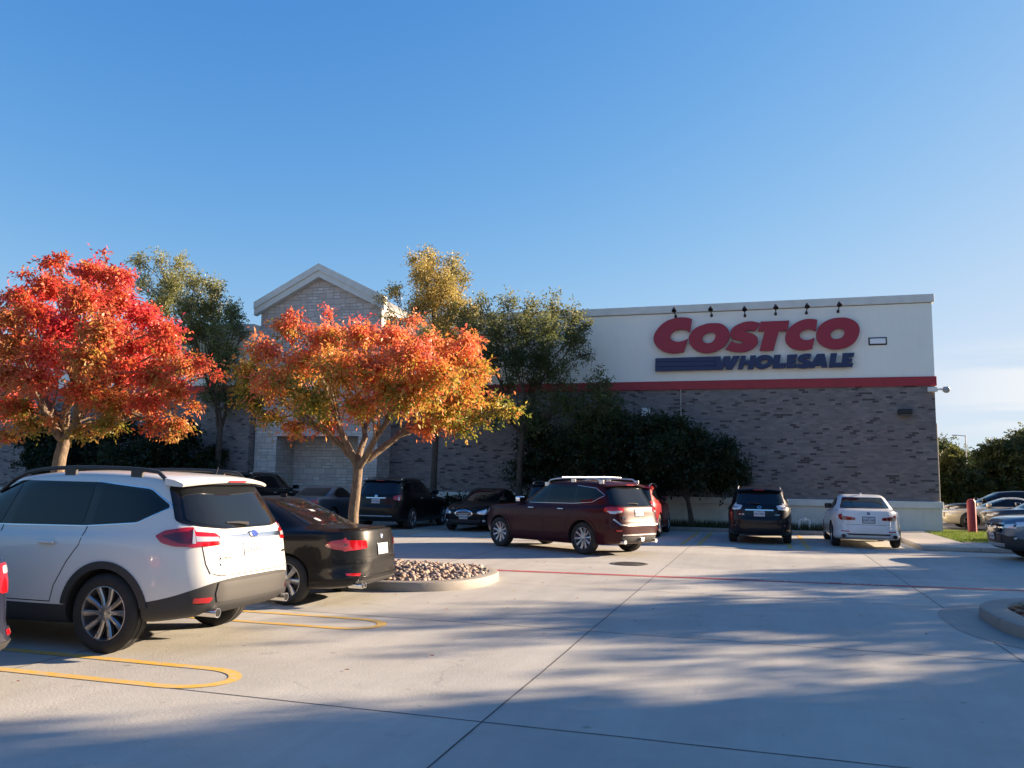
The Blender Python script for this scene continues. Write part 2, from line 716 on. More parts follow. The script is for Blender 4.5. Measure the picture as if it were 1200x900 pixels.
def curve_plate(name, loops, depth, mat, parent, y):
    """solid plate from outline loops given in (x, z); front face at y - depth/2"""
    cu = bpy.data.curves.new(name, 'CURVE')
    cu.dimensions = '2D'
    cu.fill_mode = 'BOTH'
    cu.extrude = depth / 2
    cu.bevel_depth = 0.006
    cu.bevel_resolution = 1
    for lp in loops:
        s = cu.splines.new('POLY')
        s.points.add(len(lp) - 1)
        for p, q in zip(s.points, lp):
            p.co = (q[0], q[1], 0, 1)
        s.use_cyclic_u = True
    tmp = bpy.data.objects.new('tmp', cu)
    COL.objects.link(tmp)
    dg = bpy.context.evaluated_depsgraph_get()
    me = bpy.data.meshes.new_from_object(tmp.evaluated_get(dg))
    bpy.data.objects.remove(tmp)
    me.name = name
    me.transform(Matrix.Translation((0, y, 0)) @ Matrix.Rotation(PI / 2, 4, 'X'))
    return link(name, me, mat, parent)


def lettering(text, size, mat, parent, mx, depth=0.002, name='lettering', align='CENTER', bold=0.0, space=1.0, shear=0.0):
    cu = bpy.data.curves.new(name, 'FONT')
    cu.body = text
    cu.size = size
    cu.align_x = align
    cu.align_y = 'CENTER'
    cu.extrude = depth
    cu.offset = bold
    cu.space_character = space
    cu.shear = shear
    tmp = bpy.data.objects.new('tmp', cu)
    COL.objects.link(tmp)
    dg = bpy.context.evaluated_depsgraph_get()
    me = bpy.data.meshes.new_from_object(tmp.evaluated_get(dg))
    bpy.data.objects.remove(tmp)
    me.name = name
    me.transform(mx)
    me.materials.clear()
    return link(name, me, mat, parent)


def flat(name, pts, z, mat, parent=None):
    bm = bmesh.new()
    bm.faces.new([bm.verts.new((x, y, z)) for x, y in pts])
    bmesh.ops.recalc_face_normals(bm, faces=bm.faces)
    for f in bm.faces:
        if f.normal.z < 0:
            f.normal_flip()
    return from_bm(name, bm, mat, parent)


def copy_tree(o, parent=None):
    c = o.copy()
    COL.objects.link(c)
    if parent is not None:
        c.parent = parent
    for ch in o.children:
        copy_tree(ch, c)
    return c
SIGN_RED= [([(-2.6, 8.34, 1), (-2.74, 8.39, 0), (-2.93, 8.42, 0), (-3.15, 8.42, 0), (-3.37, 8.38, 0), (-3.6, 8.3, 0), (-3.82, 8.15, 0), (-3.99, 7.96, 0), (-4.1, 7.78, 0), (-4.14, 7.59, 0), (-4.11, 7.43, 0), (-4.03, 7.29, 0), (-3.9, 7.16, 0), (-3.72, 7.05, 0), (-3.49, 6.98, 0), (-3.24, 6.97, 0), (-3.05, 6.99, 0), (-2.93, 7.01, 1), (-2.85, 7.28, 1), (-2.77, 7.53, 1), (-2.88, 7.48, 0), (-3.05, 7.43, 0), (-3.19, 7.43, 0), (-3.32, 7.46, 0), (-3.42, 7.52, 0), (-3.47, 7.6, 0), (-3.47, 7.68, 0), (-3.42, 7.79, 0), (-3.3, 7.88, 0), (-3.15, 7.93, 0), (-2.99, 7.94, 0), (-2.84, 7.9, 0), (-2.69, 7.81, 1)], None), ([(-1.71, 8.13, 0), (-1.94, 8.13, 0), (-2.16, 8.08, 0), (-2.38, 8.0, 0), (-2.56, 7.87, 0), (-2.68, 7.71, 0), (-2.73, 7.54, 0), (-2.7, 7.37, 0), (-2.61, 7.21, 0), (-2.46, 7.07, 0), (-2.28, 6.98, 0), (-2.06, 6.94, 0), (-1.85, 6.95, 0), (-1.63, 7.01, 0), (-1.41, 7.14, 0), (-1.25, 7.3, 0), (-1.15, 7.5, 0), (-1.13, 7.67, 0), (-1.17, 7.82, 0), (-1.26, 7.96, 0), (-1.4, 8.07, 0), (-1.54, 8.12, 0)], [(-1.93, 7.77, 0), (-2.06, 7.73, 0), (-2.16, 7.63, 0), (-2.2, 7.52, 0), (-2.17, 7.42, 0), (-2.09, 7.35, 0), (-1.97, 7.32, 0), (-1.84, 7.35, 0), (-1.73, 7.45, 0), (-1.67, 7.58, 0), (-1.67, 7.68, 0), (-1.73, 7.75, 0), (-1.82, 7.78, 0)]), ([(0.03, 8.07, 1), (-0.06, 7.91, 1), (-0.16, 7.76, 1), (-0.34, 7.8, 0), (-0.46, 7.8, 0), (-0.54, 7.77, 0), (-0.48, 7.72, 0), (-0.34, 7.68, 0), (-0.2, 7.62, 0), (-0.09, 7.52, 0), (-0.05, 7.39, 0), (-0.08, 7.26, 0), (-0.17, 7.13, 0), (-0.31, 7.03, 0), (-0.53, 6.95, 0), (-0.77, 6.94, 0), (-1.02, 6.97, 0), (-1.2, 7.03, 0), (-1.29, 7.06, 1), (-1.16, 7.24, 1), (-1.05, 7.39, 1), (-0.95, 7.32, 0), (-0.8, 7.27, 0), (-0.68, 7.28, 0), (-0.6, 7.33, 0), (-0.68, 7.38, 0), (-0.84, 7.42, 0), (-1.0, 7.48, 0), (-1.08, 7.57, 0), (-1.1, 7.67, 0), (-1.08, 7.78, 0), (-1.02, 7.89, 0), (-0.9, 7.99, 0), (-0.72, 8.08, 0), (-0.51, 8.14, 0), (-0.29, 8.15, 0), (-0.12, 8.12, 0)], None), ([(0.07, 8.12, 1), (1.14, 8.12, 1), (1.06, 7.73, 1), (0.74, 7.73, 1), (0.52, 6.96, 1), (0.01, 6.97, 1), (0.22, 7.75, 1), (-0.04, 7.75, 1)], None), ([(2.17, 8.11, 1), (2.01, 8.15, 0), (1.81, 8.16, 0), (1.61, 8.12, 0), (1.4, 8.03, 0), (1.21, 7.89, 0), (1.07, 7.72, 0), (0.99, 7.54, 0), (0.98, 7.39, 0), (1.02, 7.24, 0), (1.12, 7.11, 0), (1.27, 7.01, 0), (1.44, 6.96, 0), (1.68, 6.95, 0), (1.85, 6.97, 0), (1.96, 7.0, 1), (2.01, 7.21, 1), (2.05, 7.41, 1), (1.94, 7.36, 0), (1.79, 7.33, 0), (1.66, 7.35, 0), (1.55, 7.41, 0), (1.51, 7.5, 0), (1.53, 7.6, 0), (1.61, 7.7, 0), (1.77, 7.76, 0), (1.9, 7.76, 0), (2.02, 7.72, 0), (2.1, 7.67, 1)], None), ([(3.06, 8.16, 0), (2.82, 8.15, 0), (2.59, 8.09, 0), (2.38, 7.98, 0), (2.23, 7.83, 0), (2.14, 7.64, 0), (2.12, 7.48, 0), (2.15, 7.33, 0), (2.24, 7.18, 0), (2.41, 7.05, 0), (2.59, 6.97, 0), (2.79, 6.94, 0), (3.02, 6.96, 0), (3.25, 7.03, 0), (3.46, 7.16, 0), (3.59, 7.34, 0), (3.66, 7.53, 0), (3.68, 7.71, 0), (3.63, 7.87, 0), (3.51, 8.01, 0), (3.35, 8.1, 0), (3.19, 8.15, 0)], [(2.93, 7.75, 0), (2.78, 7.7, 0), (2.67, 7.6, 0), (2.63, 7.52, 0), (2.66, 7.41, 0), (2.75, 7.34, 0), (2.88, 7.33, 0), (3.02, 7.37, 0), (3.11, 7.47, 0), (3.15, 7.58, 0), (3.13, 7.67, 0), (3.06, 7.73, 0)])]
SIGN_BLUE= [([(-1.71, 6.78, 1), (-1.49, 6.78, 1), (-1.5, 6.47, 1), (-1.35, 6.78, 1), (-1.12, 6.78, 1), (-1.13, 6.49, 1), (-1.01, 6.78, 1), (-0.75, 6.78, 1), (-1.05, 6.25, 1), (-1.29, 6.25, 1), (-1.31, 6.5, 1), (-1.42, 6.25, 1), (-1.65, 6.25, 1)], None), ([(-0.7, 6.78, 1), (-0.52, 6.78, 1), (-0.57, 6.59, 1), (-0.37, 6.59, 1), (-0.34, 6.78, 1), (-0.13, 6.78, 1), (-0.26, 6.24, 1), (-0.47, 6.24, 1), (-0.41, 6.44, 1), (-0.61, 6.43, 1), (-0.65, 6.25, 1), (-0.84, 6.25, 1), (-0.76, 6.52, 1)], None), ([(0.16, 6.79, 0), (-0.03, 6.74, 0), (-0.17, 6.62, 0), (-0.21, 6.47, 0), (-0.14, 6.32, 0), (0.01, 6.24, 0), (0.19, 6.26, 0), (0.36, 6.34, 0), (0.48, 6.49, 0), (0.49, 6.64, 0), (0.41, 6.74, 0), (0.29, 6.78, 0)], [(0.2, 6.61, 0), (0.09, 6.58, 0), (0.03, 6.5, 0), (0.06, 6.43, 0), (0.16, 6.42, 0), (0.26, 6.47, 0), (0.32, 6.55, 0), (0.28, 6.6, 0)]), ([(0.55, 6.78, 1), (0.8, 6.78, 1), (0.73, 6.44, 1), (1.0, 6.44, 1), (0.96, 6.26, 1), (0.47, 6.25, 1)], None), ([(1.04, 6.77, 1), (1.41, 6.78, 1), (1.38, 6.64, 1), (1.25, 6.64, 1), (1.24, 6.58, 1), (1.36, 6.58, 1), (1.33, 6.45, 1), (1.21, 6.44, 1), (1.2, 6.39, 1), (1.4, 6.4, 1), (1.36, 6.26, 1), (1.0, 6.25, 1)], None), ([(1.93, 6.76, 1), (1.87, 6.6, 1), (1.74, 6.62, 0), (1.67, 6.59, 0), (1.74, 6.55, 0), (1.87, 6.5, 0), (1.92, 6.42, 0), (1.87, 6.3, 0), (1.7, 6.23, 0), (1.46, 6.25, 0), (1.38, 6.28, 1), (1.44, 6.42, 1), (1.56, 6.38, 0), (1.65, 6.41, 0), (1.58, 6.46, 0), (1.47, 6.52, 0), (1.43, 6.61, 0), (1.5, 6.73, 0), (1.68, 6.79, 0), (1.85, 6.79, 0)], None), ([(2.13, 6.77, 1), (2.4, 6.77, 1), (2.49, 6.25, 1), (2.29, 6.25, 1), (2.27, 6.32, 1), (2.07, 6.31, 1), (2.03, 6.25, 1), (1.82, 6.24, 1)], None), ([(2.63, 6.78, 1), (2.85, 6.78, 1), (2.77, 6.41, 1), (3.02, 6.41, 1), (2.98, 6.24, 1), (2.55, 6.24, 1)], None), ([(3.06, 6.77, 1), (3.47, 6.78, 1), (3.43, 6.63, 1), (3.26, 6.62, 1), (3.24, 6.56, 1), (3.39, 6.56, 1), (3.36, 6.43, 1), (3.21, 6.43, 1), (3.2, 6.38, 1), (3.42, 6.39, 1), (3.38, 6.25, 1), (3.0, 6.24, 1)], None)]
SIGN_STRIPES= [[(-4.07, 6.77, 1), (-1.73, 6.78, 1), (-1.74, 6.61, 1), (-4.07, 6.64, 1)], [(-4.07, 6.62, 1), (-1.72, 6.59, 1), (-1.7, 6.43, 1), (-4.08, 6.43, 1)], [(-4.08, 6.41, 1), (-1.7, 6.41, 1), (-1.64, 6.25, 1), (-4.08, 6.25, 1)]]
B_ORANGE = [(-1.75, -0.92, 3.6, 0.37), (-1.38, -1.09, 3.99, 0.37), (-1.3, -0.39, 4.54, 0.37), (-1.94, -0.59, 3.08, 0.31), (-0.76, -1.58, 3.32, 0.49), (-1.89, 0.17, 3.55, 0.49), (-0.67, -0.79, 3.77, 0.49), (-1.78, 1.05, 4.06, 0.49), (-0.24, -0.77, 4.25, 0.43), (-0.87, 0.35, 4.46, 0.43), (0.48, -0.88, 4.27, 0.37), (-0.3, 0.63, 4.56, 0.37), (0.53, -1.74, 3.5, 0.56), (-0.66, 0.42, 3.81, 0.56), (-0.16, -1.36, 2.99, 0.49), (-1.55, 1.0, 3.23, 0.49), (-1.57, -0.48, 2.78, 0.31), (-1.09, -0.33, 2.6, 0.25), (-0.5, -0.15, 2.68, 0.31), (0.73, -1.25, 2.88, 0.37), (-0.27, 0.69, 3.05, 0.37), (0.81, -0.97, 3.6, 0.56), (-0.49, 1.65, 3.97, 0.56), (0.9, -0.39, 4.28, 0.37), (-0.06, 1.65, 4.65, 0.37), (1.78, -1.48, 3.73, 0.49), (0.42, 1.61, 4.22, 0.49), (1.68, -0.4, 4.13, 0.31), (0.93, 1.39, 4.44, 0.31), (1.7, -1.24, 3.09, 0.56), (0.56, 1.34, 3.37, 0.56), (2.18, -1.29, 3.41, 0.49), (0.77, 2.21, 3.87, 0.49), (2.05, -0.02, 3.93, 0.43), (1.43, 1.6, 4.19, 0.43), (2.38, -0.26, 4.19, 0.25), (1.68, 1.68, 4.53, 0.25), (1.87, -0.15, 2.9, 0.43), (1.22, 1.5, 3.04, 0.43), (2.15, 0.08, 3.22, 0.43), (1.65, 1.45, 3.37, 0.43), (1.27, 0.38, 2.64, 0.28), (2.48, -0.17, 3.66, 0.31), (1.9, 1.48, 3.89, 0.31), (1.86, 0.56, 2.65, 0.31), (2.21, 0.67, 2.84, 0.28), (2.49, 0.98, 3.18, 0.22), (2.74, 0.83, 2.98, 0.25), (2.98, 0.9, 2.98, 0.14), (-0.59, -0.18, 4.81, 0.15), (-1.31, -0.4, 4.79, 0.19), (0.95, 0.35, 4.72, 0.19), (-2.08, -0.63, 3.33, 0.25), (1.27, -1.24, 3.21, 0.43), (-0.31, 2.08, 3.6, 0.43)]
B_RED = [(0.73, 0.09, 6.33, 0.14), (-0.22, -0.24, 6.09, 0.26), (1.46, -0.98, 5.6, 0.34), (-0.51, 1.03, 6.21, 0.34), (1.97, -0.81, 5.5, 0.29), (0.34, 0.96, 6.02, 0.29), (-1.37, 0.16, 5.98, 0.14), (-0.01, -1.28, 5.11, 0.29), (-1.99, 0.49, 5.59, 0.29), (0.08, -0.61, 5.43, 0.4), (-0.87, 0.29, 5.68, 0.4), (1.97, -1.65, 4.88, 0.46), (-0.42, 0.77, 5.52, 0.46), (1.66, -0.5, 5.09, 0.46), (-0.24, 1.55, 5.61, 0.46), (2.83, -1.05, 4.65, 0.34), (0.77, 1.31, 5.2, 0.34), (3.22, -0.9, 4.4, 0.29), (1.16, 1.57, 4.92, 0.29), (0.35, -1.74, 4.57, 0.29), (-2.43, 0.71, 5.15, 0.29), (-0.05, -0.77, 4.83, 0.46), (-2.45, 1.47, 5.36, 0.46), (0.89, -0.91, 4.48, 0.52), (-2.0, 1.93, 5.1, 0.52), (2.65, -1.84, 4.2, 0.52), (-0.15, 1.11, 4.82, 0.52), (1.93, -0.11, 4.25, 0.46), (0.0, 2.07, 4.66, 0.46), (3.02, -0.62, 4.08, 0.29), (0.6, 2.29, 4.61, 0.29), (2.88, -0.23, 4.37, 0.17), (1.0, 2.06, 4.82, 0.17), (-0.87, -1.22, 4.72, 0.34), (-2.09, -0.2, 4.96, 0.34), (-0.61, -1.27, 4.14, 0.4), (-1.98, -0.09, 4.37, 0.4), (0.32, -1.48, 4.08, 0.46), (-2.77, 1.3, 4.62, 0.46), (1.21, -1.56, 3.88, 0.46), (-0.74, 0.31, 4.22, 0.46), (2.42, -1.87, 3.7, 0.52), (-0.21, 0.84, 4.16, 0.52), (1.89, -0.48, 3.7, 0.52), (0.26, 1.32, 3.97, 0.52), (2.98, -0.82, 3.52, 0.46), (1.41, 1.03, 3.78, 0.46), (2.67, 0.32, 3.9, 0.29), (1.72, 1.5, 4.08, 0.29), (3.41, -0.12, 3.82, 0.2), (2.48, 1.08, 4.0, 0.2), (3.09, 0.93, 3.77, 0.14), (0.27, -1.56, 3.49, 0.4), (-2.27, 0.71, 3.82, 0.4), (1.05, -1.66, 3.36, 0.4), (-0.96, 0.23, 3.61, 0.4), (1.53, -1.03, 3.21, 0.4), (-0.3, 0.85, 3.43, 0.4), (1.46, -0.08, 3.08, 0.4), (0.64, 0.81, 3.17, 0.4), (2.47, -0.32, 3.05, 0.34), (0.76, 1.67, 3.25, 0.34), (2.96, -0.15, 3.28, 0.29), (1.31, 1.88, 3.51, 0.29), (2.63, 0.79, 3.09, 0.17), (2.32, 0.7, 2.68, 0.29), (1.95, 0.49, 2.67, 0.23), (2.23, 0.67, 2.4, 0.14), (1.69, -0.44, 2.61, 0.23), (0.61, 0.74, 2.69, 0.23), (-0.54, -0.58, 2.95, 0.4), (-1.78, 0.54, 3.05, 0.4), (-1.5, -0.45, 3.08, 0.4), (-0.08, -0.65, 2.6, 0.26), (-1.0, -0.3, 2.4, 0.23), (0.79, -0.96, 2.69, 0.17), (-0.57, 0.36, 2.79, 0.17), (0.74, -0.28, 2.46, 0.17), (1.02, -0.15, 2.58, 0.17), (0.38, 0.53, 2.62, 0.17), (-1.49, -1.01, 4.1, 0.4), (-1.97, -0.59, 3.42, 0.4), (-2.01, -0.51, 4.78, 0.29)]
B_GREENL = [(-3.93, -1.19, 11.27, 0.42), (-2.98, -0.9, 11.29, 0.48), (-2.49, -0.04, 11.23, 0.6), (-3.63, -1.09, 10.27, 0.6), (-2.01, -1.24, 10.02, 0.72), (-3.27, 0.25, 10.44, 0.72), (-0.71, -1.27, 10.07, 0.48), (-1.68, -0.05, 10.41, 0.48), (0.23, -1.19, 9.79, 0.48), (-1.38, 0.93, 10.37, 0.48), (-2.48, -1.3, 9.17, 0.72), (-3.94, 0.4, 9.6, 0.72), (-0.62, -1.81, 8.85, 0.72), (-2.69, 0.76, 9.48, 0.72), (-0.23, -0.87, 9.03, 0.72), (-1.63, 0.94, 9.47, 0.72), (0.51, -0.34, 8.98, 0.48), (-0.27, 0.72, 9.24, 0.48), (0.8, -0.3, 8.37, 0.42), (0.01, 0.8, 8.6, 0.42), (0.71, -1.29, 7.94, 0.72), (-1.29, 1.38, 8.51, 0.72), (-0.74, -0.86, 8.08, 0.72), (-1.52, 0.13, 8.29, 0.72), (0.53, 0.52, 8.03, 0.3), (-0.06, -0.55, 7.13, 0.72), (-1.26, 1.03, 7.41, 0.72), (1.06, -0.92, 7.04, 0.6), (-0.39, 1.06, 7.39, 0.6), (0.61, -0.98, 6.09, 0.72), (-0.86, 1.0, 6.38, 0.72), (0.72, 0.22, 6.24, 0.48), (-0.26, -0.48, 5.21, 0.6), (0.43, 0.13, 5.02, 0.6), (-1.06, -1.51, 7.73, 0.6), (-2.8, 0.64, 8.17, 0.6), (-0.71, -1.14, 6.7, 0.6), (-2.56, 1.2, 7.09, 0.6)]
B_YELLOW = [(-1.01, -0.31, 10.73, 0.32), (-0.26, -0.38, 10.66, 0.52), (0.48, 0.27, 10.52, 0.58), (-0.13, -1.29, 9.76, 0.65), (-1.05, 0.82, 10.33, 0.65), (0.72, -0.98, 9.39, 0.71), (-0.11, 1.08, 9.92, 0.71), (0.8, 0.58, 10.03, 0.45), (-0.0, -0.53, 8.87, 0.65), (-0.57, 0.82, 9.19, 0.65), (-0.63, -0.7, 8.6, 0.52), (-1.04, 0.23, 8.81, 0.52), (0.89, -0.33, 8.74, 0.58), (0.5, 0.71, 8.98, 0.58), (-1.59, -0.83, 9.28, 0.32), (-2.1, 0.25, 9.55, 0.32), (-2.22, -0.69, 8.94, 0.29), (-1.96, -0.57, 8.28, 0.32), (1.33, 0.4, 8.6, 0.52), (0.6, -0.93, 7.84, 0.52), (-0.07, 0.75, 8.19, 0.52), (-0.41, -0.14, 7.5, 0.52), (0.6, 0.18, 7.39, 0.52)]
B_GREENR = [(-2.45, -0.74, 8.25, 0.63), (-1.6, -0.48, 8.52, 0.57), (-0.62, -0.19, 8.67, 0.57), (0.22, 0.6, 8.66, 0.57), (1.22, 0.37, 8.57, 0.57), (1.96, 0.59, 8.19, 0.57), (2.33, 0.7, 7.81, 0.38), (-1.78, -1.05, 7.39, 0.69), (-2.06, -0.26, 7.54, 0.69), (-0.61, -1.41, 7.41, 0.75), (-1.28, 0.66, 7.81, 0.75), (0.26, -0.85, 7.48, 0.75), (-0.27, 0.94, 7.82, 0.75), (1.39, -1.28, 7.36, 0.75), (0.69, 1.43, 7.87, 0.75), (2.05, 0.22, 7.22, 0.63), (1.88, 0.97, 7.35, 0.63), (2.46, 0.74, 6.65, 0.38), (-0.88, -1.3, 6.44, 0.63), (-1.73, 1.24, 6.84, 0.63), (0.15, -1.3, 6.28, 0.75), (-0.55, 1.03, 6.64, 0.75), (0.94, -0.46, 6.39, 0.75), (0.33, 1.81, 6.73, 0.75), (1.93, -0.34, 6.13, 0.5), (0.49, 0.26, 5.6, 0.63), (-0.42, -0.22, 5.56, 0.5), (1.25, 0.38, 5.73, 0.5), (-2.38, -0.09, 6.79, 0.5), (-1.66, -0.5, 5.68, 0.5)]
B_OAK1 = [(0.76, 0.23, 4.18, 0.47), (0.0, -0.7, 3.81, 0.54), (-0.27, 0.64, 3.9, 0.54), (-0.75, -0.79, 3.04, 0.62), (-0.91, -0.07, 3.07, 0.62), (-1.01, -0.31, 2.29, 0.47), (0.05, -0.92, 2.81, 0.7), (-0.28, 0.71, 2.87, 0.7), (0.83, -0.15, 3.31, 0.7), (0.6, 1.15, 3.37, 0.7), (1.67, 0.35, 3.56, 0.54), (1.8, 0.54, 2.57, 0.7), (0.94, -0.35, 2.31, 0.7), (0.74, 0.85, 2.33, 0.7), (1.5, 0.45, 1.8, 0.47), (0.1, 0.03, 1.77, 0.47), (-0.56, -0.17, 1.76, 0.31)]
B_OAK2 = [(-1.75, -0.53, 3.89, 0.3), (-1.05, -0.11, 3.69, 0.53), (-0.44, -0.26, 3.83, 0.38), (0.16, -0.47, 3.29, 0.45), (0.03, 1.2, 3.38, 0.45), (-0.68, -0.85, 2.91, 0.68), (-0.84, 0.64, 2.96, 0.68), (0.31, -0.64, 2.7, 0.53), (0.21, 0.67, 2.74, 0.53), (1.06, -0.04, 2.87, 0.45), (1.01, 0.95, 2.91, 0.45), (1.42, 0.16, 3.1, 0.23), (1.39, 0.79, 3.13, 0.23), (0.84, -0.12, 2.28, 0.6), (0.77, 1.11, 2.3, 0.6), (1.53, 0.57, 2.3, 0.45), (1.82, 0.55, 1.86, 0.3), (0.03, -0.84, 1.97, 0.6), (-0.1, 0.75, 1.98, 0.6), (-1.04, -0.31, 1.81, 0.53), (1.1, 0.33, 1.7, 0.45), (-1.08, -1.2, 2.53, 0.53), (-1.21, -0.11, 2.56, 0.53)]

# ================================================================== THE SETTING
conc = concrete('lot concrete', (0.472, 0.462, 0.424))
kerb_m = concrete('kerb concrete', (0.32, 0.295, 0.26), 1.6)
walk_m = concrete('walk concrete', (0.42, 0.395, 0.36), 0.6)
asphalt = pmat('far asphalt', (0.10, 0.098, 0.095), 0.85, noise=0.25, nscale=0.6)
joint_m = pmat('joint filler', (0.085, 0.08, 0.075), 0.9, noise=.6, nscale=3)
yellow_m = worn_paint('yellow paint', (0.66, 0.40, 0.05), (0.46, 0.42, 0.35), 0.48)
red_m = worn_paint('red paint', (0.42, 0.045, 0.05), (0.36, 0.30, 0.28), 0.35)
redfaint_m = worn_paint('faded red paint', (0.24, 0.10, 0.11), (0.36, 0.33, 0.31), 1.0)
white_line_m = worn_paint('white paint', (0.72, 0.70, 0.66), (0.42, 0.3, 0.3), 0.4)
soil_m = pmat('planting soil', (0.075, 0.055, 0.042), 0.95, noise=0.5, nscale=5, bump=0.8, bscale=30)
grass_base = pmat('grass ground', (0.07, 0.11, 0.02), 0.95, noise=0.4, nscale=4)

tag(flat('ground', [(-900, -900), (900, -900), (900, 900), (-900, 900)], -0.03, asphalt), kind='structure')
tag(flat('parking_lot', [(-70, -30), (45, -30), (45, 31.2), (-70, 31.2)], 0.0, conc), kind='structure')


def strip(bm, pts, w, z):
    """flat ribbon along pts"""
    pts = [Vector((p[0], p[1], 0)) for p in pts]
    L, R = [], []
    for i, p in enumerate(pts):
        d = (pts[min(i + 1, len(pts) - 1)] - pts[max(i - 1, 0)]).normalized()
        n = Vector((-d.y, d.x, 0)) * w / 2
        L.append(bm.verts.new((p.x + n.x, p.y + n.y, z)))
        R.append(bm.verts.new((p.x - n.x, p.y - n.y, z)))
    for i in range(len(pts) - 1):
        bm.faces.new((R[i], R[i + 1], L[i + 1], L[i]))


bm = bmesh.new()
rj = random.Random(5)


def jitter_line(p, q, n=40):
    return [(p[0] + (q[0] - p[0]) * i / n + rj.uniform(-.006, .006), p[1] + (q[1] - p[1]) * i / n + rj.uniform(-.006, .006)) for i in range(n + 1)]


for k in range(-6, 6):
    x = -1.93 + 4.38 * k
    if k in (0, 1) or x > 6 or x < -5:
        strip(bm, jitter_line((x, -12), (x, 31.1)), 0.014, 0.0022)
for y in (1.9, 5.76, 9.6, 13.5, 21.3):
    strip(bm, jitter_line((-14, y + .18), (12, y - .12), 60), 0.013 if y < 10 else 0.010, 0.0025)
tag(from_bm('pavement_joints', bm, joint_m), kind='structure')


def hairpin(cx, cy, along, half, length, w, name='stall_marking', tip=True):
    """two parallel lines joined by a rounded tip, running away from the tip"""
    pts = []
    if tip:
        pts = [(length, half)] + [(half * 1.3 - half * 1.3 * math.cos(a), half * math.sin(a)) for a in [PI / 2 - PI * i / 14 for i in range(15)]] + [(length, -half)]
        groups = [pts]
    else:
        groups = [[(0, half), (length, half)], [(0, -half), (length, -half)]]
    bm = bmesh.new()
    for g in groups:
        strip(bm, [(cx + p[0] * along[0] - p[1] * along[1], cy + p[0] * along[1] + p[1] * along[0]) for p in g], w, 0.0045)
    return tag(from_bm(name, bm, yellow_m), kind='structure')


for cy in (-2.33, 0.52, 3.37, 6.2, 9.07):
    hairpin(-4.3, cy, (-1, 0), 0.33, 4.6, 0.11)
for cx in (-23.0, -20.0, -17.0, -14.0, -11.0, -8.0, -5.0, -1.98, 0.95):
    hairpin(cx, 24.1, (0, 1), 0.23, 6.6, 0.12, tip=False)

bm = bmesh.new()
strip(bm, [(-24, 13.9 + 0.2), (-5.1, 15.40), (4.08, 16.17), (14, 17.0)], 0.20, 0.005)
tag(from_bm('fire_lane_line', bm, red_m), kind='structure')
bm = bmesh.new()
strip(bm, [(-26, 23.5), (5.5, 23.45)], 0.14, 0.005)
tag(from_bm('faded_fire_lane_line', bm, redfaint_m), kind='structure')
ang = math.atan2(0.77, 9.18)
for txt, x in (('NO PARKING', 0.55), ('FIRE LANE', 1.72)):
    y = 15.40 + (x + 5.1) * 0.77 / 9.18
    o = lettering(txt, 0.18, white_line_m, None, Matrix.Translation((x, y, 0.0085)) @ Matrix.Rotation(ang, 4, 'Z'), 0.0005, 'fire_lane_lettering')
    tag(o, kind='structure')

# drain cover
t = empty('manhole_cover', (-2.72, 17.82, 0))
tag(t, 'dark round iron manhole cover set in the concrete in front of the maroon SUV', 'manhole')
iron = pmat('iron', (0.03, 0.029, 0.028), 0.6, 0.6, bump=0.4, bscale=25)
lathe('cover', [(0.0, .002), (0.32, .002), (0.33, .010), (0.0, .014)], iron, t, seg=40)
lathe('rim', [(0.345, .003), (0.40, .003), (0.395, .012), (0.35, .012)], pmat('iron rim', (0.06, 0.055, 0.05), 0.7, 0.4), t, seg=40, closed=True)


def capsule(x0, x1, y0, y1, r, n=14, nose='right'):
    """rounded rectangle outline, counter clockwise"""
    pts = []
    for cx, cy, a0 in ((x1 - r, y0 + r, -PI / 2), (x1 - r, y1 - r, 0), (x0 + r, y1 - r, PI / 2), (x0 + r, y0 + r, PI)):
        for i in range(n + 1):
            a = a0 + PI / 2 * i / n
            pts.append((cx + r * math.cos(a), cy + r * math.sin(a)))
    return pts


def inset(pts, d):
    n = len(pts)
    out = []
    for i in range(n):
        a, b = Vector(pts[i - 1]), Vector(pts[(i + 1) % n])
        t = (b - a).normalized()
        out.append((pts[i][0] - t.y * d, pts[i][1] + t.x * d))
    return out


def kerb_ring(name, pts, h, w, label=None):
    """raised kerb with rounded top edges round a planting bed"""
    prof = [(0, 0.0), (0.0, h - 0.035), (0.012, h - 0.010), (0.035, h), (w - 0.02, h), (w, h - 0.02), (w, 0.0)]
    bm = bmesh.new()
    rings = []
    for d, z in prof:
        rings.append([bm.verts.new((x, y, z)) for x, y in inset(pts, d)])
    n = len(pts)
    for a, b in zip(rings, rings[1:]):
        for k in range(n):
            bm.faces.new((a[k], a[(k + 1) % n], b[(k + 1) % n], b[k]))
    o = from_bm(name, bm, kerb_m, None, True, 35)
    return tag(o, kind='structure')


rock_pts = capsule(-17.5, -4.33, 11.78, 14.95, 1.42)
kerb_ring('island_kerb', rock_pts, 0.15, 0.19)
bed_m = pmat('gravel bed', (0.20, 0.16, 0.13), 0.95, noise=0.4, nscale=20)
tag(flat('island_bed', inset(rock_pts, 0.17), 0.085, bed_m), kind='structure')
mul_pts = capsule(2.72, 14.0, 9.9, 14.1, 1.75)
kerb_ring('island_kerb', mul_pts, 0.15, 0.34)
tag(flat('mulch_bed', inset(mul_pts, 0.32), 0.09, soil_m), kind='structure')
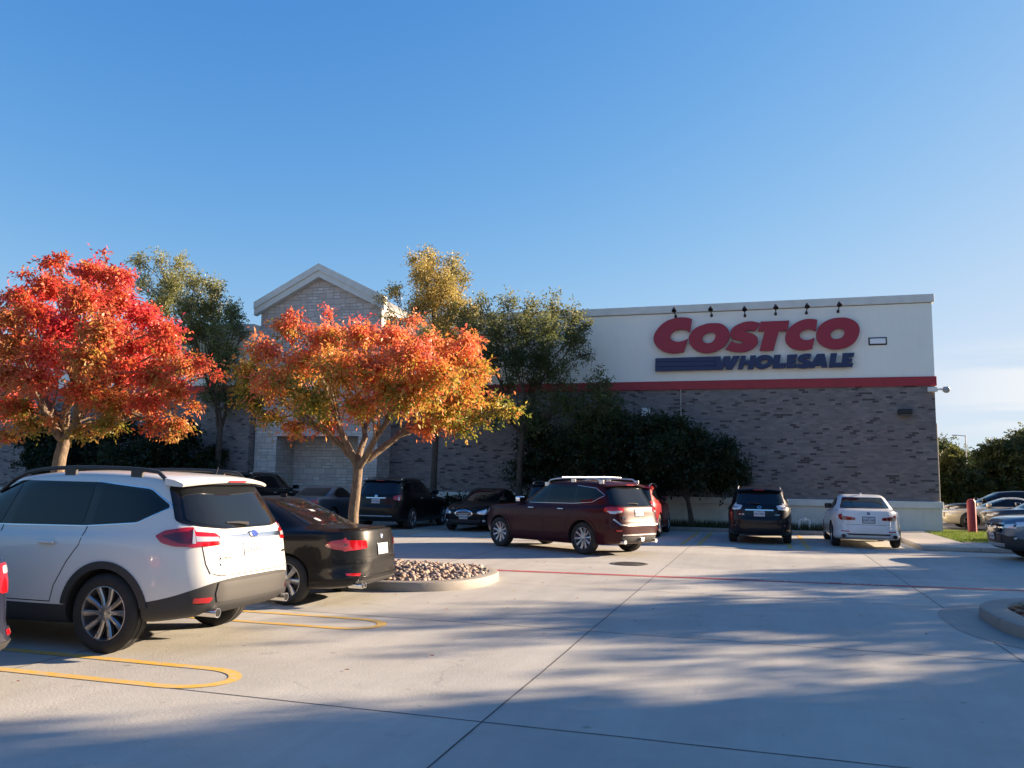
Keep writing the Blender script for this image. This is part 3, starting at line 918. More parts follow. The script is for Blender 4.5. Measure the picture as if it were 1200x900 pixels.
# darker wet gutter pan round the right island
gut_m = concrete('gutter concrete', (0.33, 0.315, 0.295), 1.5)
bm = bmesh.new()
oo = inset(mul_pts, -0.5)
n = len(oo)
va = [bm.verts.new((x, y, 0.004)) for x, y in oo]
vb = [bm.verts.new((x, y, 0.004)) for x, y in inset(mul_pts, 0.05)]
for k in range(n):
    bm.faces.new((va[k], va[(k + 1) % n], vb[(k + 1) % n], vb[k]))
tag(from_bm('gutter_pan', bm, gut_m), kind='structure')


def stones(name, inside, n, rmin, rmax, z0, cols, seed, flatten=(0.5, 0.85), pile=0.0):
    """a bed of many loose stones as one mesh, each with its own tone"""
    R = np.random.RandomState(seed)
    bm = bmesh.new()
    bmesh.ops.create_icosphere(bm, subdivisions=1, radius=1)
    bm.verts.ensure_lookup_table()
    V = np.array([v.co[:] for v in bm.verts])
    F = np.array([[v.index for v in f.verts] for f in bm.faces])
    bm.free()
    pts = []
    while len(pts) < n:
        p = inside(R)
        if p is not None:
            pts.append(p)
    verts, faces, colr = [], [], []
    for i, (x, y, lift) in enumerate(pts):
        r = R.uniform(rmin, rmax) * (1 if R.rand() > .12 else 1.35)
        s = V * (1 + R.uniform(-.16, .16, (len(V), 1))) * r * np.array([R.uniform(.8, 1.35), R.uniform(.7, 1.1), R.uniform(*flatten)])
        a, b_ = R.uniform(0, 6.28), R.uniform(-.5, .5)
        ca, sa, cb, sb = math.cos(a), math.sin(a), math.cos(b_), math.sin(b_)
        s = s @ np.array([[ca, -sa, 0], [sa, ca, 0], [0, 0, 1]]).T @ np.array([[1, 0, 0], [0, cb, -sb], [0, sb, cb]]).T
        s += np.array([x, y, z0 + r * .25 + lift])
        faces.append(F + len(V) * i)
        verts.append(s)
        c = np.array(cols[R.randint(len(cols))]) * R.uniform(.75, 1.2)
        colr.append(np.tile(np.append(c, 1), (len(V), 1)))
    verts = np.concatenate(verts)
    faces = np.concatenate(faces)
    me = bpy.data.meshes.new(name)
    me.from_pydata(verts.tolist(), [], faces.tolist())
    at = me.color_attributes.new('leafcol', 'FLOAT_COLOR', 'POINT')
    at.data.foreach_set('color', np.concatenate(colr).ravel())
    m = MAT.get('stone tint')
    if m is None:
        m = pmat('stone tint', (0.4, 0.36, 0.3), 0.8)
        N, L = nodes_of(m)
        a = N.new('ShaderNodeAttribute')
        a.attribute_name = 'leafcol'
        L.new(a.outputs['Color'], N['Principled BSDF'].inputs['Base Color'])
    me.polygons.foreach_set('use_smooth', [True] * len(me.polygons))
    return tag(link(name, me, m), kind='stuff')


def in_rock(R):
    x, y = R.uniform(-12, -4.5), R.uniform(11.95, 14.8)
    cx = min(x, -4.33 - 1.42)
    cy = min(max(y, 11.78 + 1.42), 14.95 - 1.42)
    if math.hypot(x - cx, y - cy) > 1.42 - .2:
        return None
    e = 1 - abs(y - 13.36) / 1.7
    return (x, y, max(0, .15 * e * min(1, (-4.3 - x) / 1.2)) + R.uniform(0, .04))


stones('river_rock', in_rock, 5200, 0.028, 0.055, 0.075, [(.36, .28, .21), (.28, .20, .15), (.40, .34, .28), (.20, .165, .145), (.30, .21, .16), (.14, .12, .115)], 3)


def in_mulch(R):
    x, y = R.uniform(3.0, 9), R.uniform(10.2, 13.9)
    cx, cy = max(x, 2.72 + 1.75), min(max(y, 9.9 + 1.75), 14.1 - 1.75)
    if math.hypot(x - cx, y - cy) > 1.75 - .36:
        return None
    return (x, y, R.uniform(0, .06))


stones('mulch', in_mulch, 1500, 0.03, 0.07, 0.08, [(.16, .10, .07), (.10, .07, .05), (.22, .15, .11), (.30, .22, .16)], 4, (.25, .5))

def fallen(R):
    while True:
        a = R.uniform(0, 6.28)
        r = abs(R.normal()) * 3.2 + 1.6
        x, y = -7.5 + r * math.cos(a) * 1.5, 14.3 + r * math.sin(a)
        if not (-17.7 < x < -4.1 and 11.6 < y < 15.2) and y < 26:
            return (x, y, 0)


R_ = np.random.RandomState(77)
lv, lf, lc = [], [], []
for i in range(150):
    x, y, _ = fallen(R_)
    a, s = R_.uniform(0, 6.28), R_.uniform(.018, .036)
    c_, s_ = math.cos(a), math.sin(a)
    lv += [(x + s * (p * c_ - q * s_), y + s * (p * s_ + q * c_), s * .2 + .003 + h * .6) for p, q, h in ((-1, 0, 0), (0, .45, .012), (1, 0, .004), (0, -.45, .010))]
    lf.append([4 * i, 4 * i + 3, 4 * i + 2, 4 * i + 1])
    cc = [(.45, .14, .03), (.5, .3, .05), (.35, .05, .03), (.22, .12, .05)][R_.randint(4)]
    lc += [(*cc, 1)] * 4
me = bpy.data.meshes.new('fallen_leaves')
me.from_pydata(lv, [], lf)
at = me.color_attributes.new('leafcol', 'FLOAT_COLOR', 'POINT')
at.data.foreach_set('color', np.array(lc).ravel())
tag(link('fallen_leaves', me, leaf_mat('leaf')), kind='stuff')

# planting strip along the facade, its kerb, the sidewalk and the lawn at the corner
box('planting_kerb', (-60, 31.15, 0), (4.0, 31.32, 0.14), kerb_m, bevel=.02)['kind'] = 'structure'
tag(flat('planting_strip', [(-60, 31.3), (4.2, 31.3), (4.2, 33.9), (-60, 33.9)], 0.10, soil_m), kind='structure')
box('sidewalk', (4.15, 25.3, 0), (5.6, 33.7, 0.13), walk_m, bevel=.03)['kind'] = 'structure'
tag(flat('lawn', [(5.6, 27.5), (40, 27.5), (40, 35.0), (5.6, 35.0)], 0.10, grass_base), kind='structure')
box('lawn_kerb', (5.6, 27.3, 0), (40, 27.5, 0.145), kerb_m, bevel=.03)['kind'] = 'structure'
box('sidewalk', (5.6, 25.3, 0), (40, 27.3, 0.132), walk_m, bevel=.03)['kind'] = 'structure'
box('lawn_kerb', (6.6, 35.0, -0.02), (40, 35.2, 0.12), kerb_m, bevel=.03)['kind'] = 'structure'


def grass_blades(name, x0, x1, y0, y1, n, seed, z, hgt, cols):
    R = np.random.RandomState(seed)
    x, y = R.uniform(x0, x1, n), R.uniform(y0, y1, n)
    h = R.uniform(.5, 1, n) * hgt
    a = R.uniform(0, 6.28, n)
    w = R.uniform(.006, .012, n)
    lx, ly = R.normal(0, .025, n), R.normal(0, .025, n)
    V = np.stack([np.stack([x - w * np.cos(a), y - w * np.sin(a), np.full(n, z)], 1), np.stack([x + w * np.cos(a), y + w * np.sin(a), np.full(n, z)], 1), np.stack([x + lx, y + ly, z + h], 1)], 1).reshape(-1, 3)
    me = bpy.data.meshes.new(name)
    me.from_pydata(V.tolist(), [], np.arange(3 * n).reshape(-1, 3).tolist())
    c = np.array(cols)[R.randint(len(cols), size=n)] * R.uniform(.7, 1.25, (n, 1))
    at = me.color_attributes.new('leafcol', 'FLOAT_COLOR', 'POINT')
    at.data.foreach_set('color', np.repeat(np.concatenate([c, np.ones((n, 1))], 1), 3, 0).ravel())
    return tag(link(name, me, leaf_mat('leaf')), kind='stuff')


grass_blades('grass', 5.65, 14, 27.5, 34.95, 45000, 6, .10, .09, [(.10, .17, .022), (.15, .22, .03), (.08, .14, .02), (.2, .22, .06)])
grass_blades('ground_cover', -24, 4.1, 31.35, 33.75, 16000, 8, .10, .32, [(.035, .06, .018), (.05, .07, .02), (.10, .085, .04)])

# ================================================================== THE STORE
brick = brick_mat('brown brick')
stone = stone_mat('ashlar stone')
cream = stucco_mat('cream stucco', (0.83, 0.85, 0.78), (0.75, 0.76, 0.70), 0.5)
plinth_m = stucco_mat('stained stucco', (0.66, 0.67, 0.60), (0.38, 0.43, 0.37), 0.85)
trim = pmat('pale trim', (0.62, 0.64, 0.60), 0.7, noise=0.06, nscale=3)
bandred = pmat('red band', (0.33, 0.022, 0.035), 0.55, noise=0.12, nscale=2)
dark = pmat('dark metal', (0.022, 0.022, 0.024), 0.5, 0.3)
roofm = pmat('flat roof', (0.4, 0.4, 0.38), 0.8)
YF, XR = 33.88, 6.23
B = empty('store_building', (XR, YF, 0))
tag(B, 'long brown brick and cream warehouse store with a red band and stone gabled bay', 'building')


def bpart(name, lo, hi, m, bevel=0.0):
    o = box(name, lo, hi, m, None, bevel)
    o.data.transform(Matrix.Translation((-XR, -YF, 0)))
    o.parent = B
    return o


YB = 95.0
bpart('brick_wall', (-15.9, YF, 1.0), (XR, YB, 5.49), brick)
bpart('plinth', (-15.9, YF - .10, 0.0), (XR + .05, YB, 0.94), plinth_m)
bpart('plinth_cap', (-15.9, YF - .17, 0.94), (XR + .10, YB, 1.20), trim, .03)
bpart('red_band', (-15.9, YF - .07, 5.49), (XR + .07, YB, 5.84), bandred, .01)
bpart('upper_wall', (-15.9, YF - .015, 5.84), (XR + .015, YB, 8.64), cream)
bpart('cornice', (-15.9, YF - .10, 8.66), (XR + .10, YB, 8.97), trim, .015)
bpart('roof', (-15.9, YF + .3, 8.97), (XR - .3, YB - .3, 8.98), roofm)
# left wing stands a little forward of the gable
YL, XL = 32.18, -22.0
bpart('brick_wall', (-62, YL, 1.0), (XL, YB, 5.49), brick)
bpart('plinth', (-62, YL - .10, 0), (XL + .02, YB, 1.0), plinth_m)
bpart('red_band', (-62, YL - .07, 5.49), (XL + .012, YB, 5.84), bandred, .01)
bpart('upper_wall', (-62, YL - .015, 5.84), (XL + .006, YB, 8.28), cream)
bpart('cornice', (-62, YL - .10, 8.30), (XL + .02, YB, 8.62), trim, .01)
# gabled bay
YG = 32.58
bm = bmesh.new()
bm_box(bm, (-21.95, YG, 0), (-20.83, 38, 3.55))
bm_box(bm, (-16.78, YG, 0), (-15.86, 38, 3.55))
prof = [(-21.95, 3.55), (-15.86, 3.55), (-15.86, 9.25), (-18.9, 10.90), (-21.95, 9.25)]
f1 = [bm.verts.new((x, YG, z)) for x, z in prof]
f2 = [bm.verts.new((x, 40, z)) for x, z in prof]
bm.faces.new(f1)
bm.faces.new(f2[::-1])
for i in range(5):
    bm.faces.new((f1[i], f2[i], f2[(i + 1) % 5], f1[(i + 1) % 5]))
bmesh.ops.recalc_face_normals(bm, faces=bm.faces)
o = from_bm('gable_wall', bm, stone)
o.data.transform(Matrix.Translation((-XR, -YF, 0)))
o.parent = B
bpart('recess_wall', (-20.83, 34.07, 0), (-16.78, 34.4, 3.55), stone)
for nm, off, th, y0 in (('gable_fascia', 0.30, 0.31, 32.22), ('gable_fascia_board', 0.0, 0.30, 32.28)):
    bm = bmesh.new()
    xs = (-22.15, -18.9, -15.62)
    zb = (9.06, 10.68, 9.04)
    lo = [(x, z + off) for x, z in zip(xs, zb)]
    hi = [(x, z + off + th) for x, z in zip(xs, zb)]
    pr = lo + hi[::-1]
    a = [bm.verts.new((x, y0, z)) for x, z in pr]
    b2 = [bm.verts.new((x, 32.57 if off else 32.56, z)) for x, z in pr]
    for q in ((0, 1, 4, 5), (1, 2, 3, 4)):
        bm.faces.new([a[i] for i in q])
        bm.faces.new([b2[i] for i in q][::-1])
    for i in range(6):
        bm.faces.new((a[i], a[(i + 1) % 6], b2[(i + 1) % 6], b2[i]))
    bmesh.ops.recalc_face_normals(bm, faces=bm.faces)
    o = from_bm(nm, bm, trim)
    o.data.transform(Matrix.Translation((-XR, -YF, 0)))
    o.parent = B
bm = bmesh.new()
pr = [(-22.02, 9.24), (-18.9, 10.93), (-15.80, 9.24), (-15.80, 9.40), (-18.9, 11.10), (-22.02, 9.40)]
a = [bm.verts.new((x, 32.6, z)) for x, z in pr]
b2 = [bm.verts.new((x, 40.2, z)) for x, z in pr]
for q in ((0, 1, 4, 5), (1, 2, 3, 4)):
    bm.faces.new([a[i] for i in q])
    bm.faces.new([b2[i] for i in q][::-1])
for i in range(6):
    bm.faces.new((a[i], a[(i + 1) % 6], b2[(i + 1) % 6], b2[i]))
bmesh.ops.recalc_face_normals(bm, faces=bm.faces)
o = from_bm('gable_roof', bm, pmat('gable roof', (0.22, 0.22, 0.21), 0.8))
o.data.transform(Matrix.Translation((-XR, -YF, 0)))
o.parent = B
# small fixtures fixed to the walls
conduit = pmat('conduit', (0.42, 0.41, 0.38), 0.5)
bpart('scupper_frame', (4.0, YF - .05, 7.08), (4.65, YF + .05, 7.38), dark, .01)
bpart('scupper', (4.05, YF - .09, 7.13), (4.60, YF + .05, 7.33), pmat('scupper', (0.75, 0.76, 0.78), 0.4, 0.2), .01)
bpart('junction_box', (-4.66, YF - .14, 4.43), (-4.32, YF, 4.76), pmat('junction box', (0.62, 0.62, 0.58), 0.5), .015)
for x, z0, z1, y in ((-3.08, 3.2, 5.49, YF - .04), (XR + .06, 1.2, 4.1, YF + .25)):
    o = tube('conduit', [(x, y, z0), (x, y, z1)], .02, conduit)
    o.data.transform(Matrix.Translation((-XR, -YF, 0)))
    o.parent = B

# sign
SIGN = empty('wall_sign', (-0.8, YF, 7.3))
tag(SIGN, 'big raised store sign in red and blue letters on the cream wall', 'sign')
sr = pmat('sign red', (0.30, 0.012, 0.035), 0.45)
sb = pmat('sign blue', (0.006, 0.020, 0.085), 0.45)


def sign_piece(name, outer, inner, m, y):
    loops = [spline(outer)] + ([spline(inner)] if inner else [])
    o = curve_plate(name, loops, .11, m, None, y)
    o.data.transform(Matrix.Translation((0.8, -YF, -7.3)))
    o.parent = SIGN
    return o


for i, (a, b) in enumerate(SIGN_RED):
    sign_piece('letter', a, b, sr, YF - .17 - (i % 2) * .012)
for i, (a, b) in enumerate(SIGN_BLUE):
    sign_piece('letter', a, b, sb, YF - .17 - (i % 2) * .012)
for a in SIGN_STRIPES:
    sign_piece('stripe', a, None, sb, YF - .155)

# flood lights on arms above the sign
FL = []
def flood(x, z, first=[None]):
    if first[0] is not None:
        r = copy_tree(first[0])
        r.location = (x, YF, z)
        return r
    r = empty('sign_floodlight', (x, YF, z))
    first[0] = r
    box('mounting_plate', (-.05, -.04, -.06), (.05, 0, .06), dark, r, .01)
    tube('arm', [(0, -.03, 0), (0, -.35, .06), (0, -.62, .16)], .022, dark, r)
    bm = bmesh.new()
    bm_lathe(bm, [(0.0, .10), (.045, .09), (.06, .03), (.095, -.07), (.10, -.09), (.085, -.09), (.0, -.04)], 'Z', 16)
    bmesh.ops.transform(bm, matrix=Matrix.Translation((0, -.66, .17)) @ Matrix.Rotation(rad(-38), 4, 'X'), verts=bm.verts)
    from_bm('lamp_head', bm, dark, r, True, 40)
    return r


names = ['above the first letter', 'above the second letter', 'above the third letter', 'above the fourth letter', 'above the fifth letter', 'nearest the last letter']
for (x, z), nm in zip(((-3.26, 8.51), (-1.83, 8.49), (-0.53, 8.43), (0.64, 8.45), (1.79, 8.44), (2.95, 8.45)), names):
    r = flood(x, z)
    tag(r, 'small dark floodlight on an arm ' + nm + ' of the red sign', 'floodlight', 'floodlights above the store sign')

t = empty('security_camera', (XR - .05, YF - .05, 5.33))
tag(t, 'white security camera on a bracket at the corner of the brick wall', 'camera')
wh = pmat('white plastic', (0.70, 0.70, 0.68), 0.4)
box('bracket', (-.22, -.16, -.08), (.12, 0, .09), wh, t, .02)
tube('arm', [(.1, -.08, .02), (.32, -.12, .0)], .04, wh, t)
lathe('dome', [(0.0, .10), (.10, .09), (.14, .0), (.13, -.06), (.08, -.12), (0, -.14)], pmat('camera dome', (.35, .36, .38), .2), t, seg=20, center=(.40, -.14, .0))
t = empty('wall_pack_light', (5.17, YF, 4.48))
tag(t, 'dark wall pack lamp fixed high on the brick wall near its right corner', 'wall lamp')
box('housing', (-.24, -.24, -.07), (.24, 0, .13), dark, t, .04, 3)
box('lens', (-.20, -.22, -.11), (.20, -.03, -.071), pmat('lamp lens', (.10, .10, .10), .2), t, .01)
t = empty('irrigation_pipe', (1.45, 32.2, .1))
tag(t, 'small white backflow pipe standing in the planting strip left of the white sedan', 'pipe')
tube('pipe', [(-.18, 0, 0), (-.18, 0, .32), (-.13, 0, .38), (.13, 0, .38), (.18, 0, .32), (.18, 0, 0)], .04, wh, t)
lathe('valve', [(0, -.07), (.07, -.06), (.07, .06), (0, .07)], wh, t, center=(0, 0, .40), seg=12)

# red bollard at the corner
t = empty('bollard', (7.28, 33.96, .08))
tag(t, 'thick red pipe bollard standing in the lawn right of the store corner', 'bollard')
br_ = pmat('bollard red', (0.34, 0.03, 0.04), 0.55, noise=.15, nscale=6)
lathe('post', [(.148, 0), (.148, 1.12), (.135, 1.18), (.09, 1.235), (0, 1.25)], br_, t, seg=28)
lathe('footing', [(.28, -.02), (.28, .03), (.17, .05)], kerb_m, t, seg=24)
# x, y, height, crown radius, clumps, sprays, leaf size
SHADERS = [(16.0, 10.4, 10.0, 4.2, 30, 5200, .24), (17.0, 16.7, 9.8, 2.6, 28, 4200, .22), (19.0, 23.3, 7.9, 3.9, 26, 3200, .20),
           (21.0, 30.4, 8.7, 2.9, 26, 3000, .20), (24.5, 36.5, 8.0, 2.8, 20, 2200, .22), 
           (19.0, 35.2, 7.0, 1.9, 12, 1000, .20),
           (13.0, 2.0, 9.5, 4.0, 26, 4000, .24)]

# ================================================================== TREES
def crown_mesh(name, parent, blobs, n_spray, leaflets, size, colfn, seed, droop=0.5, shell=0.55, spray=0.22, fatness=0.34, tight=1.0, stretch=(1, 1, .82)):
    """leaflets in drooping sprays spread through ellipsoidal foliage clumps; blobs are (x, y, z, r) relative to parent"""
    R = np.random.RandomState(seed)
    Bm = np.array(blobs)
    Bm[:, 3] *= tight
    wgt = Bm[:, 3] ** 2.2
    idx = R.choice(len(Bm), n_spray, p=wgt / wgt.sum())
    d = R.normal(size=(n_spray, 3))
    d /= np.linalg.norm(d, axis=1)[:, None]
    rr = R.rand(n_spray) ** shell
    far = R.rand(n_spray) < .16
    rr = np.where(far, 1 + R.rand(n_spray) * .5, rr)
    c = Bm[idx, :3] + d * (.88 * rr * Bm[idx, 3])[:, None] * np.array(stretch)
    # each spray: an axis pointing outward and drooping
    ax = d * np.array([1, 1, .35]) + R.normal(size=(n_spray, 3)) * .45
    ax[:, 2] -= droop * R.rand(n_spray)
    ax /= np.linalg.norm(ax, axis=1)[:, None]
    side = np.cross(ax, R.normal(size=(n_spray, 3)))
    side /= np.linalg.norm(side, axis=1)[:, None] + 1e-9
    nrm = np.cross(ax, side)
    k = leaflets
    t = (np.arange(k) // 2 + .5) / (k / 2)
    sg = np.where(np.arange(k) % 2 == 0, 1.0, -1.0)
    L = spray * R.uniform(.7, 1.3, n_spray)
    base = c[:, None, :] + ax[:, None, :] * (t[None, :, None] - .35) * L[:, None, None]
    base = base + R.normal(size=base.shape) * spray * .10
    ld = side[:, None, :] * sg[None, :, None] * R.uniform(.6, 1.1, (n_spray, k, 1)) + ax[:, None, :] * .7 + R.normal(size=base.shape) * .28
    ld[:, :, 2] -= droop * .6
    ld /= np.linalg.norm(ld, axis=2)[:, :, None]
    ln = nrm[:, None, :] + R.normal(size=base.shape) * .55
    lw = np.cross(ld, ln)
    lw /= np.linalg.norm(lw, axis=2)[:, :, None] + 1e-9
    s = size * R.uniform(.65, 1.3, (n_spray, k, 1))
    bend = np.cross(lw, ld) * s * .12
    p0 = base
    p1 = base + ld * s * .45 + lw * s * fatness + bend
    p2 = base + ld * s
    p3 = base + ld * s * .45 - lw * s * fatness + bend
    V = np.stack([p0, p1, p2, p3], 2).reshape(-1, 3)
    n = n_spray * k
    me = bpy.data.meshes.new(name)
    me.vertices.add(4 * n)
    me.loops.add(4 * n)
    me.polygons.add(n)
    me.vertices.foreach_set('co', V.ravel())
    me.loops.foreach_set('vertex_index', np.arange(4 * n))
    me.polygons.foreach_set('loop_start', np.arange(n) * 4)
    me.polygons.foreach_set('loop_total', np.full(n, 4))
    me.update()
    col = colfn(c, R)                                  # per spray
    col = np.repeat(col, k, 0) * R.uniform(.72, 1.25, (n, 1))
    col = np.clip(np.concatenate([col, np.ones((n, 1))], 1), 0, 1)
    at = me.color_attributes.new('leafcol', 'FLOAT_COLOR', 'POINT')
    at.data.foreach_set('color', np.repeat(col, 4, 0).ravel())
    me.validate()
    return link(name, me, leaf_mat('leaf'), parent)


def trunk_mesh(name, parent, base_pts, base_r, blobs, mat, seed, nlimb=5, twigs=3, limb_r=None, twig_r=.008, spread_from=None):
    R = random.Random(seed)
    bm = bmesh.new()
    pts = [Vector(p) for p in base_pts]
    n = len(pts)
    rr = [base_r * (1.35 if i == 0 else 1.0 - .25 * i / (n - 1)) for i in range(n)]
    bm_tube(bm, pts, rr, 12)
    top = pts[-1]
    cs = [Vector(b[:3]) for b in blobs]
    # group the clumps by direction from the fork: k-means on a few seeds
    cen = R.sample(cs, min(nlimb, len(cs)))
    for _ in range(6):
        gr = [[] for _ in cen]
        for i, c in enumerate(cs):
            j = min(range(len(cen)), key=lambda q: (cen[q] - c).length)
            gr[j].append(i)
        cen = [sum((cs[i] for i in g), Vector()) / len(g) if g else cen[q] for q, g in enumerate(gr)]
    lr = limb_r or base_r * .55
    for q, g in enumerate(gr):
        if not g:
            continue
        e = top.lerp(cen[q], .62)
        start = pts[-1].lerp(pts[-2], R.uniform(0, .45))
        mid = start.lerp(e, .45) + Vector((R.uniform(-1, 1), R.uniform(-1, 1), R.uniform(.0, .9))) * (e - start).length * .10
        path = [start]
        for k in range(1, 8):
            t = k / 7
            path.append(start * (1 - t) ** 2 + mid * 2 * t * (1 - t) + e * t * t + Vector((R.gauss(0, 1), R.gauss(0, 1), R.gauss(0, 1))) * .02 * (e - start).length * (k < 7))
        bm_tube(bm, path, [lr * (1 - .55 * k / 7) for k in range(8)], 8)
        for i in g:
            s = path[R.randint(3, 7)]
            t_ = cs[i]
            m_ = s.lerp(t_, .5) + Vector((R.uniform(-.12, .12), R.uniform(-.12, .12), R.uniform(.0, .16))) * (t_ - s).length
            bm_tube(bm, [s, s.lerp(m_, .55), m_, m_.lerp(t_, .6) + Vector((0, 0, R.uniform(-.05, .08))), t_], [lr * .36, lr * .28, lr * .22, lr * .15, twig_r], 6)
            r_ = blobs[i][3]
            for _ in range(twigs):
                d = Vector((R.gauss(0, 1), R.gauss(0, 1), R.gauss(.15, .8))).normalized() * r_ * R.uniform(.6, 1.05)
                b0 = m_.lerp(t_, R.uniform(.3, 1))
                bm_tube(bm, [b0, b0 + d * .5 + Vector((0, 0, .04)), t_ + d], [twig_r * 1.6, twig_r, twig_r * .4], 4, False)
    return from_bm(name, bm, mat, parent, True, 60)


def palette_noise(c, scale, seed):
    """smooth pseudo noise 0..1 at points c"""
    R = np.random.RandomState(seed)
    v = np.zeros(len(c))
    for _ in range(7):
        k = R.normal(size=3) * scale
        v += np.sin(c @ k + R.uniform(0, 6.28))
    return np.clip(v / 7 * 1.15 + .5, 0, 1)


def ramp(v, stops):
    xs = [s[0] for s in stops]
    out = np.stack([np.interp(v, xs, [s[1][i] for s in stops]) for i in range(3)], 1)
    return out


bark_light = bark_mat('light bark', (0.25, 0.185, 0.13))
bark_dark = bark_mat('dark bark', (0.11, 0.085, 0.065))


def autumn(stops, zlo, zhi, seed, zw=.5, jit=.10, xw=0.0):
    def f(c, R):
        v = palette_noise(c, 1.5, seed) * (1 - zw) + zw * np.clip((c[:, 2] - zlo) / (zhi - zlo), 0, 1) + xw * c[:, 0]
        v = v + R.normal(size=len(c)) * jit
        return ramp(np.clip(v, 0, 1), stops)
    return f


def greens(cols, seed, zlo=0, zhi=10, topcol=None, jit=.16):
    def f(c, R):
        v = palette_noise(c, .9, seed) + R.normal(size=len(c)) * jit
        out = ramp(np.clip(v, 0, 1), [(i / (len(cols) - 1), x) for i, x in enumerate(cols)])
        if topcol is not None:
            w = np.clip((c[:, 2] - zlo) / (zhi - zlo), 0, 1)[:, None] * R.uniform(.3, 1, (len(c), 1))
            out = out * (1 - w) + np.array(topcol) * w
        return out
    return f


B_GREENR += [(-2.0, -.3, 5.0, 1.0), (1.8, -.2, 4.7, 1.0), (2.7, 0, 4.0, .9), (-.9, -.5, 4.5, .9), (3.1, 0, 5.2, .8), (.6, -.4, 4.1, .8), (3.6, .1, 4.4, .7)]
B_OAK1 += [(-1.7, 0, 2.6, .9), (-2.2, .1, 3.4, .8), (-2.6, 0, 2.0, .8), (1.7, -.3, 3.2, 1.1), (2.2, 0, 2.4, 1.0)]

# orange tree in the rock island
t = empty('autumn_tree', (-7.45, 14.35, .08))
tag(t, 'small orange and yellow autumn tree growing in the rock bed before the gabled bay', 'tree')
ORANGE = [(0, (.14, .18, .03)), (.20, (.30, .28, .04)), (.34, (.56, .34, .06)), (.48, (.74, .255, .075)), (.70, (.77, .18, .095)), (1, (.76, .12, .115))]
crown_mesh('crown', t, B_ORANGE, 6200, 9, .085, autumn(ORANGE, 2.6, 5.0, 11, .42, .15, -.02), 21, .75, .6, .30, .21, .76)
trunk_mesh('trunk', t, [(0, 0, -.1), (.02, 0, .5), (.0, .03, 1.0), (.05, .02, 1.5), (.09, 0, 1.95)], .115, B_ORANGE, bark_light, 5, 5, 2, .075)

# red tree further along the island
t = empty('autumn_tree', (-14.0, 13.8, .08))
tag(t, 'large scarlet red autumn tree rising behind the white SUV', 'tree')
RED = [(0, (.22, .22, .03)), (.16, (.38, .25, .05)), (.32, (.56, .20, .065)), (.48, (.64, .11, .06)), (.70, (.70, .055, .06)), (1, (.74, .08, .15))]
crown_mesh('crown', t, B_RED, 7400, 9, .098, autumn(RED, 2.4, 6.2, 16, .5, .10), 22, .6, .6, .32, .21, .76)
trunk_mesh('trunk', t, [(-.05, 0, -.1), (-.02, .02, .8), (.02, 0, 1.5), (.08, 0, 2.0), (.18, 0, 2.4)], .15, B_RED, bark_light, 8, 7, 2, .10)

# trees in the planting strip along the facade
t = empty('green_tree', (-23.0, 31.4, .08))
tag(t, 'tall green tree with pale tips behind the red tree, left of the gable', 'tree')
crown_mesh('crown', t, B_GREENL, 4300, 8, .105, greens([(.07, .10, .035), (.13, .165, .055), (.22, .23, .08)], 31, 7, 12, (.42, .38, .15)), 23, .05, .5, .40, .24, .85, (.82, .82, 1.25))
trunk_mesh('trunk', t, [(0, 0, -.1), (0, 0, 2), (.05, 0, 4)], .16, B_GREENL, bark_dark, 9, 5, 6, .08, .014)
t = empty('yellow_tree', (-12.7, 31.3, .08))
tag(t, 'slender tree with yellow autumn leaves at its top, right of the gable', 'tree')
crown_mesh('crown', t, B_YELLOW, 2700, 8, .10, greens([(.20, .19, .07), (.44, .35, .11), (.54, .40, .12)], 32), 24, .05, .5, .40, .24, .85, (.82, .82, 1.25))
trunk_mesh('trunk', t, [(0, 0, -.1), (.02, 0, 2), (.1, 0, 4.2), (.15, 0, 5.5)], .13, B_YELLOW, bark_dark, 10, 4, 6, .06, .013)
t = empty('green_tree', (-9.05, 31.3, .08))
tag(t, 'wide dark green tree with fine leaves between the yellow tree and the store sign', 'tree')
crown_mesh('crown', t, B_GREENR, 4700, 8, .105, greens([(.05, .08, .03), (.09, .125, .04), (.15, .17, .06)], 33, 6.5, 9.4, (.34, .32, .12)), 25, .05, .5, .40, .24, .85, (.82, .82, 1.25))
trunk_mesh('trunk', t, [(0, 0, -.1), (-.05, 0, 1.5), (.0, 0, 2.8), (.1, 0, 3.6)], .14, B_GREENR, bark_dark, 12, 7, 7, .075, .013)
OAKC = [(.018, .032, .012), (.028, .046, .016), (.04, .06, .02)]
for x, bl, sd, lb in ((-6.3, B_OAK1, 41, 'dense dark evergreen shrub tree behind the maroon SUV'), (-2.6, B_OAK2, 42, 'dense dark evergreen shrub tree leaning right behind the dark blue SUV')):
    t = empty('evergreen_tree', (x, 32.0, .08))
    tag(t, lb, 'tree')
    crown_mesh('crown', t, bl, 5200, 8, .12, greens(OAKC, sd), sd, .0, .5, .46, .26, 1.06, (1.1, 1, .95))
    trunk_mesh('trunk', t, [(.1, 0, -.1), (0, -.1, .6), (-.1, -.2, 1.2)], .10, bl, bark_dark, sd, 5, 3, .07, .012)


def random_blobs(R, cx, cz, rx, rz, n, rb, ry=None):
    out = []
    while len(out) < n:
        d = Vector((R.uniform(-1, 1), R.uniform(-1, 1), R.uniform(-1, 1)))
        if d.length > 1:
            continue
        out.append((cx + d.x * rx, d.y * (ry or rx), cz + d.z * rz, rb * R.uniform(.6, 1.25)))
    return out


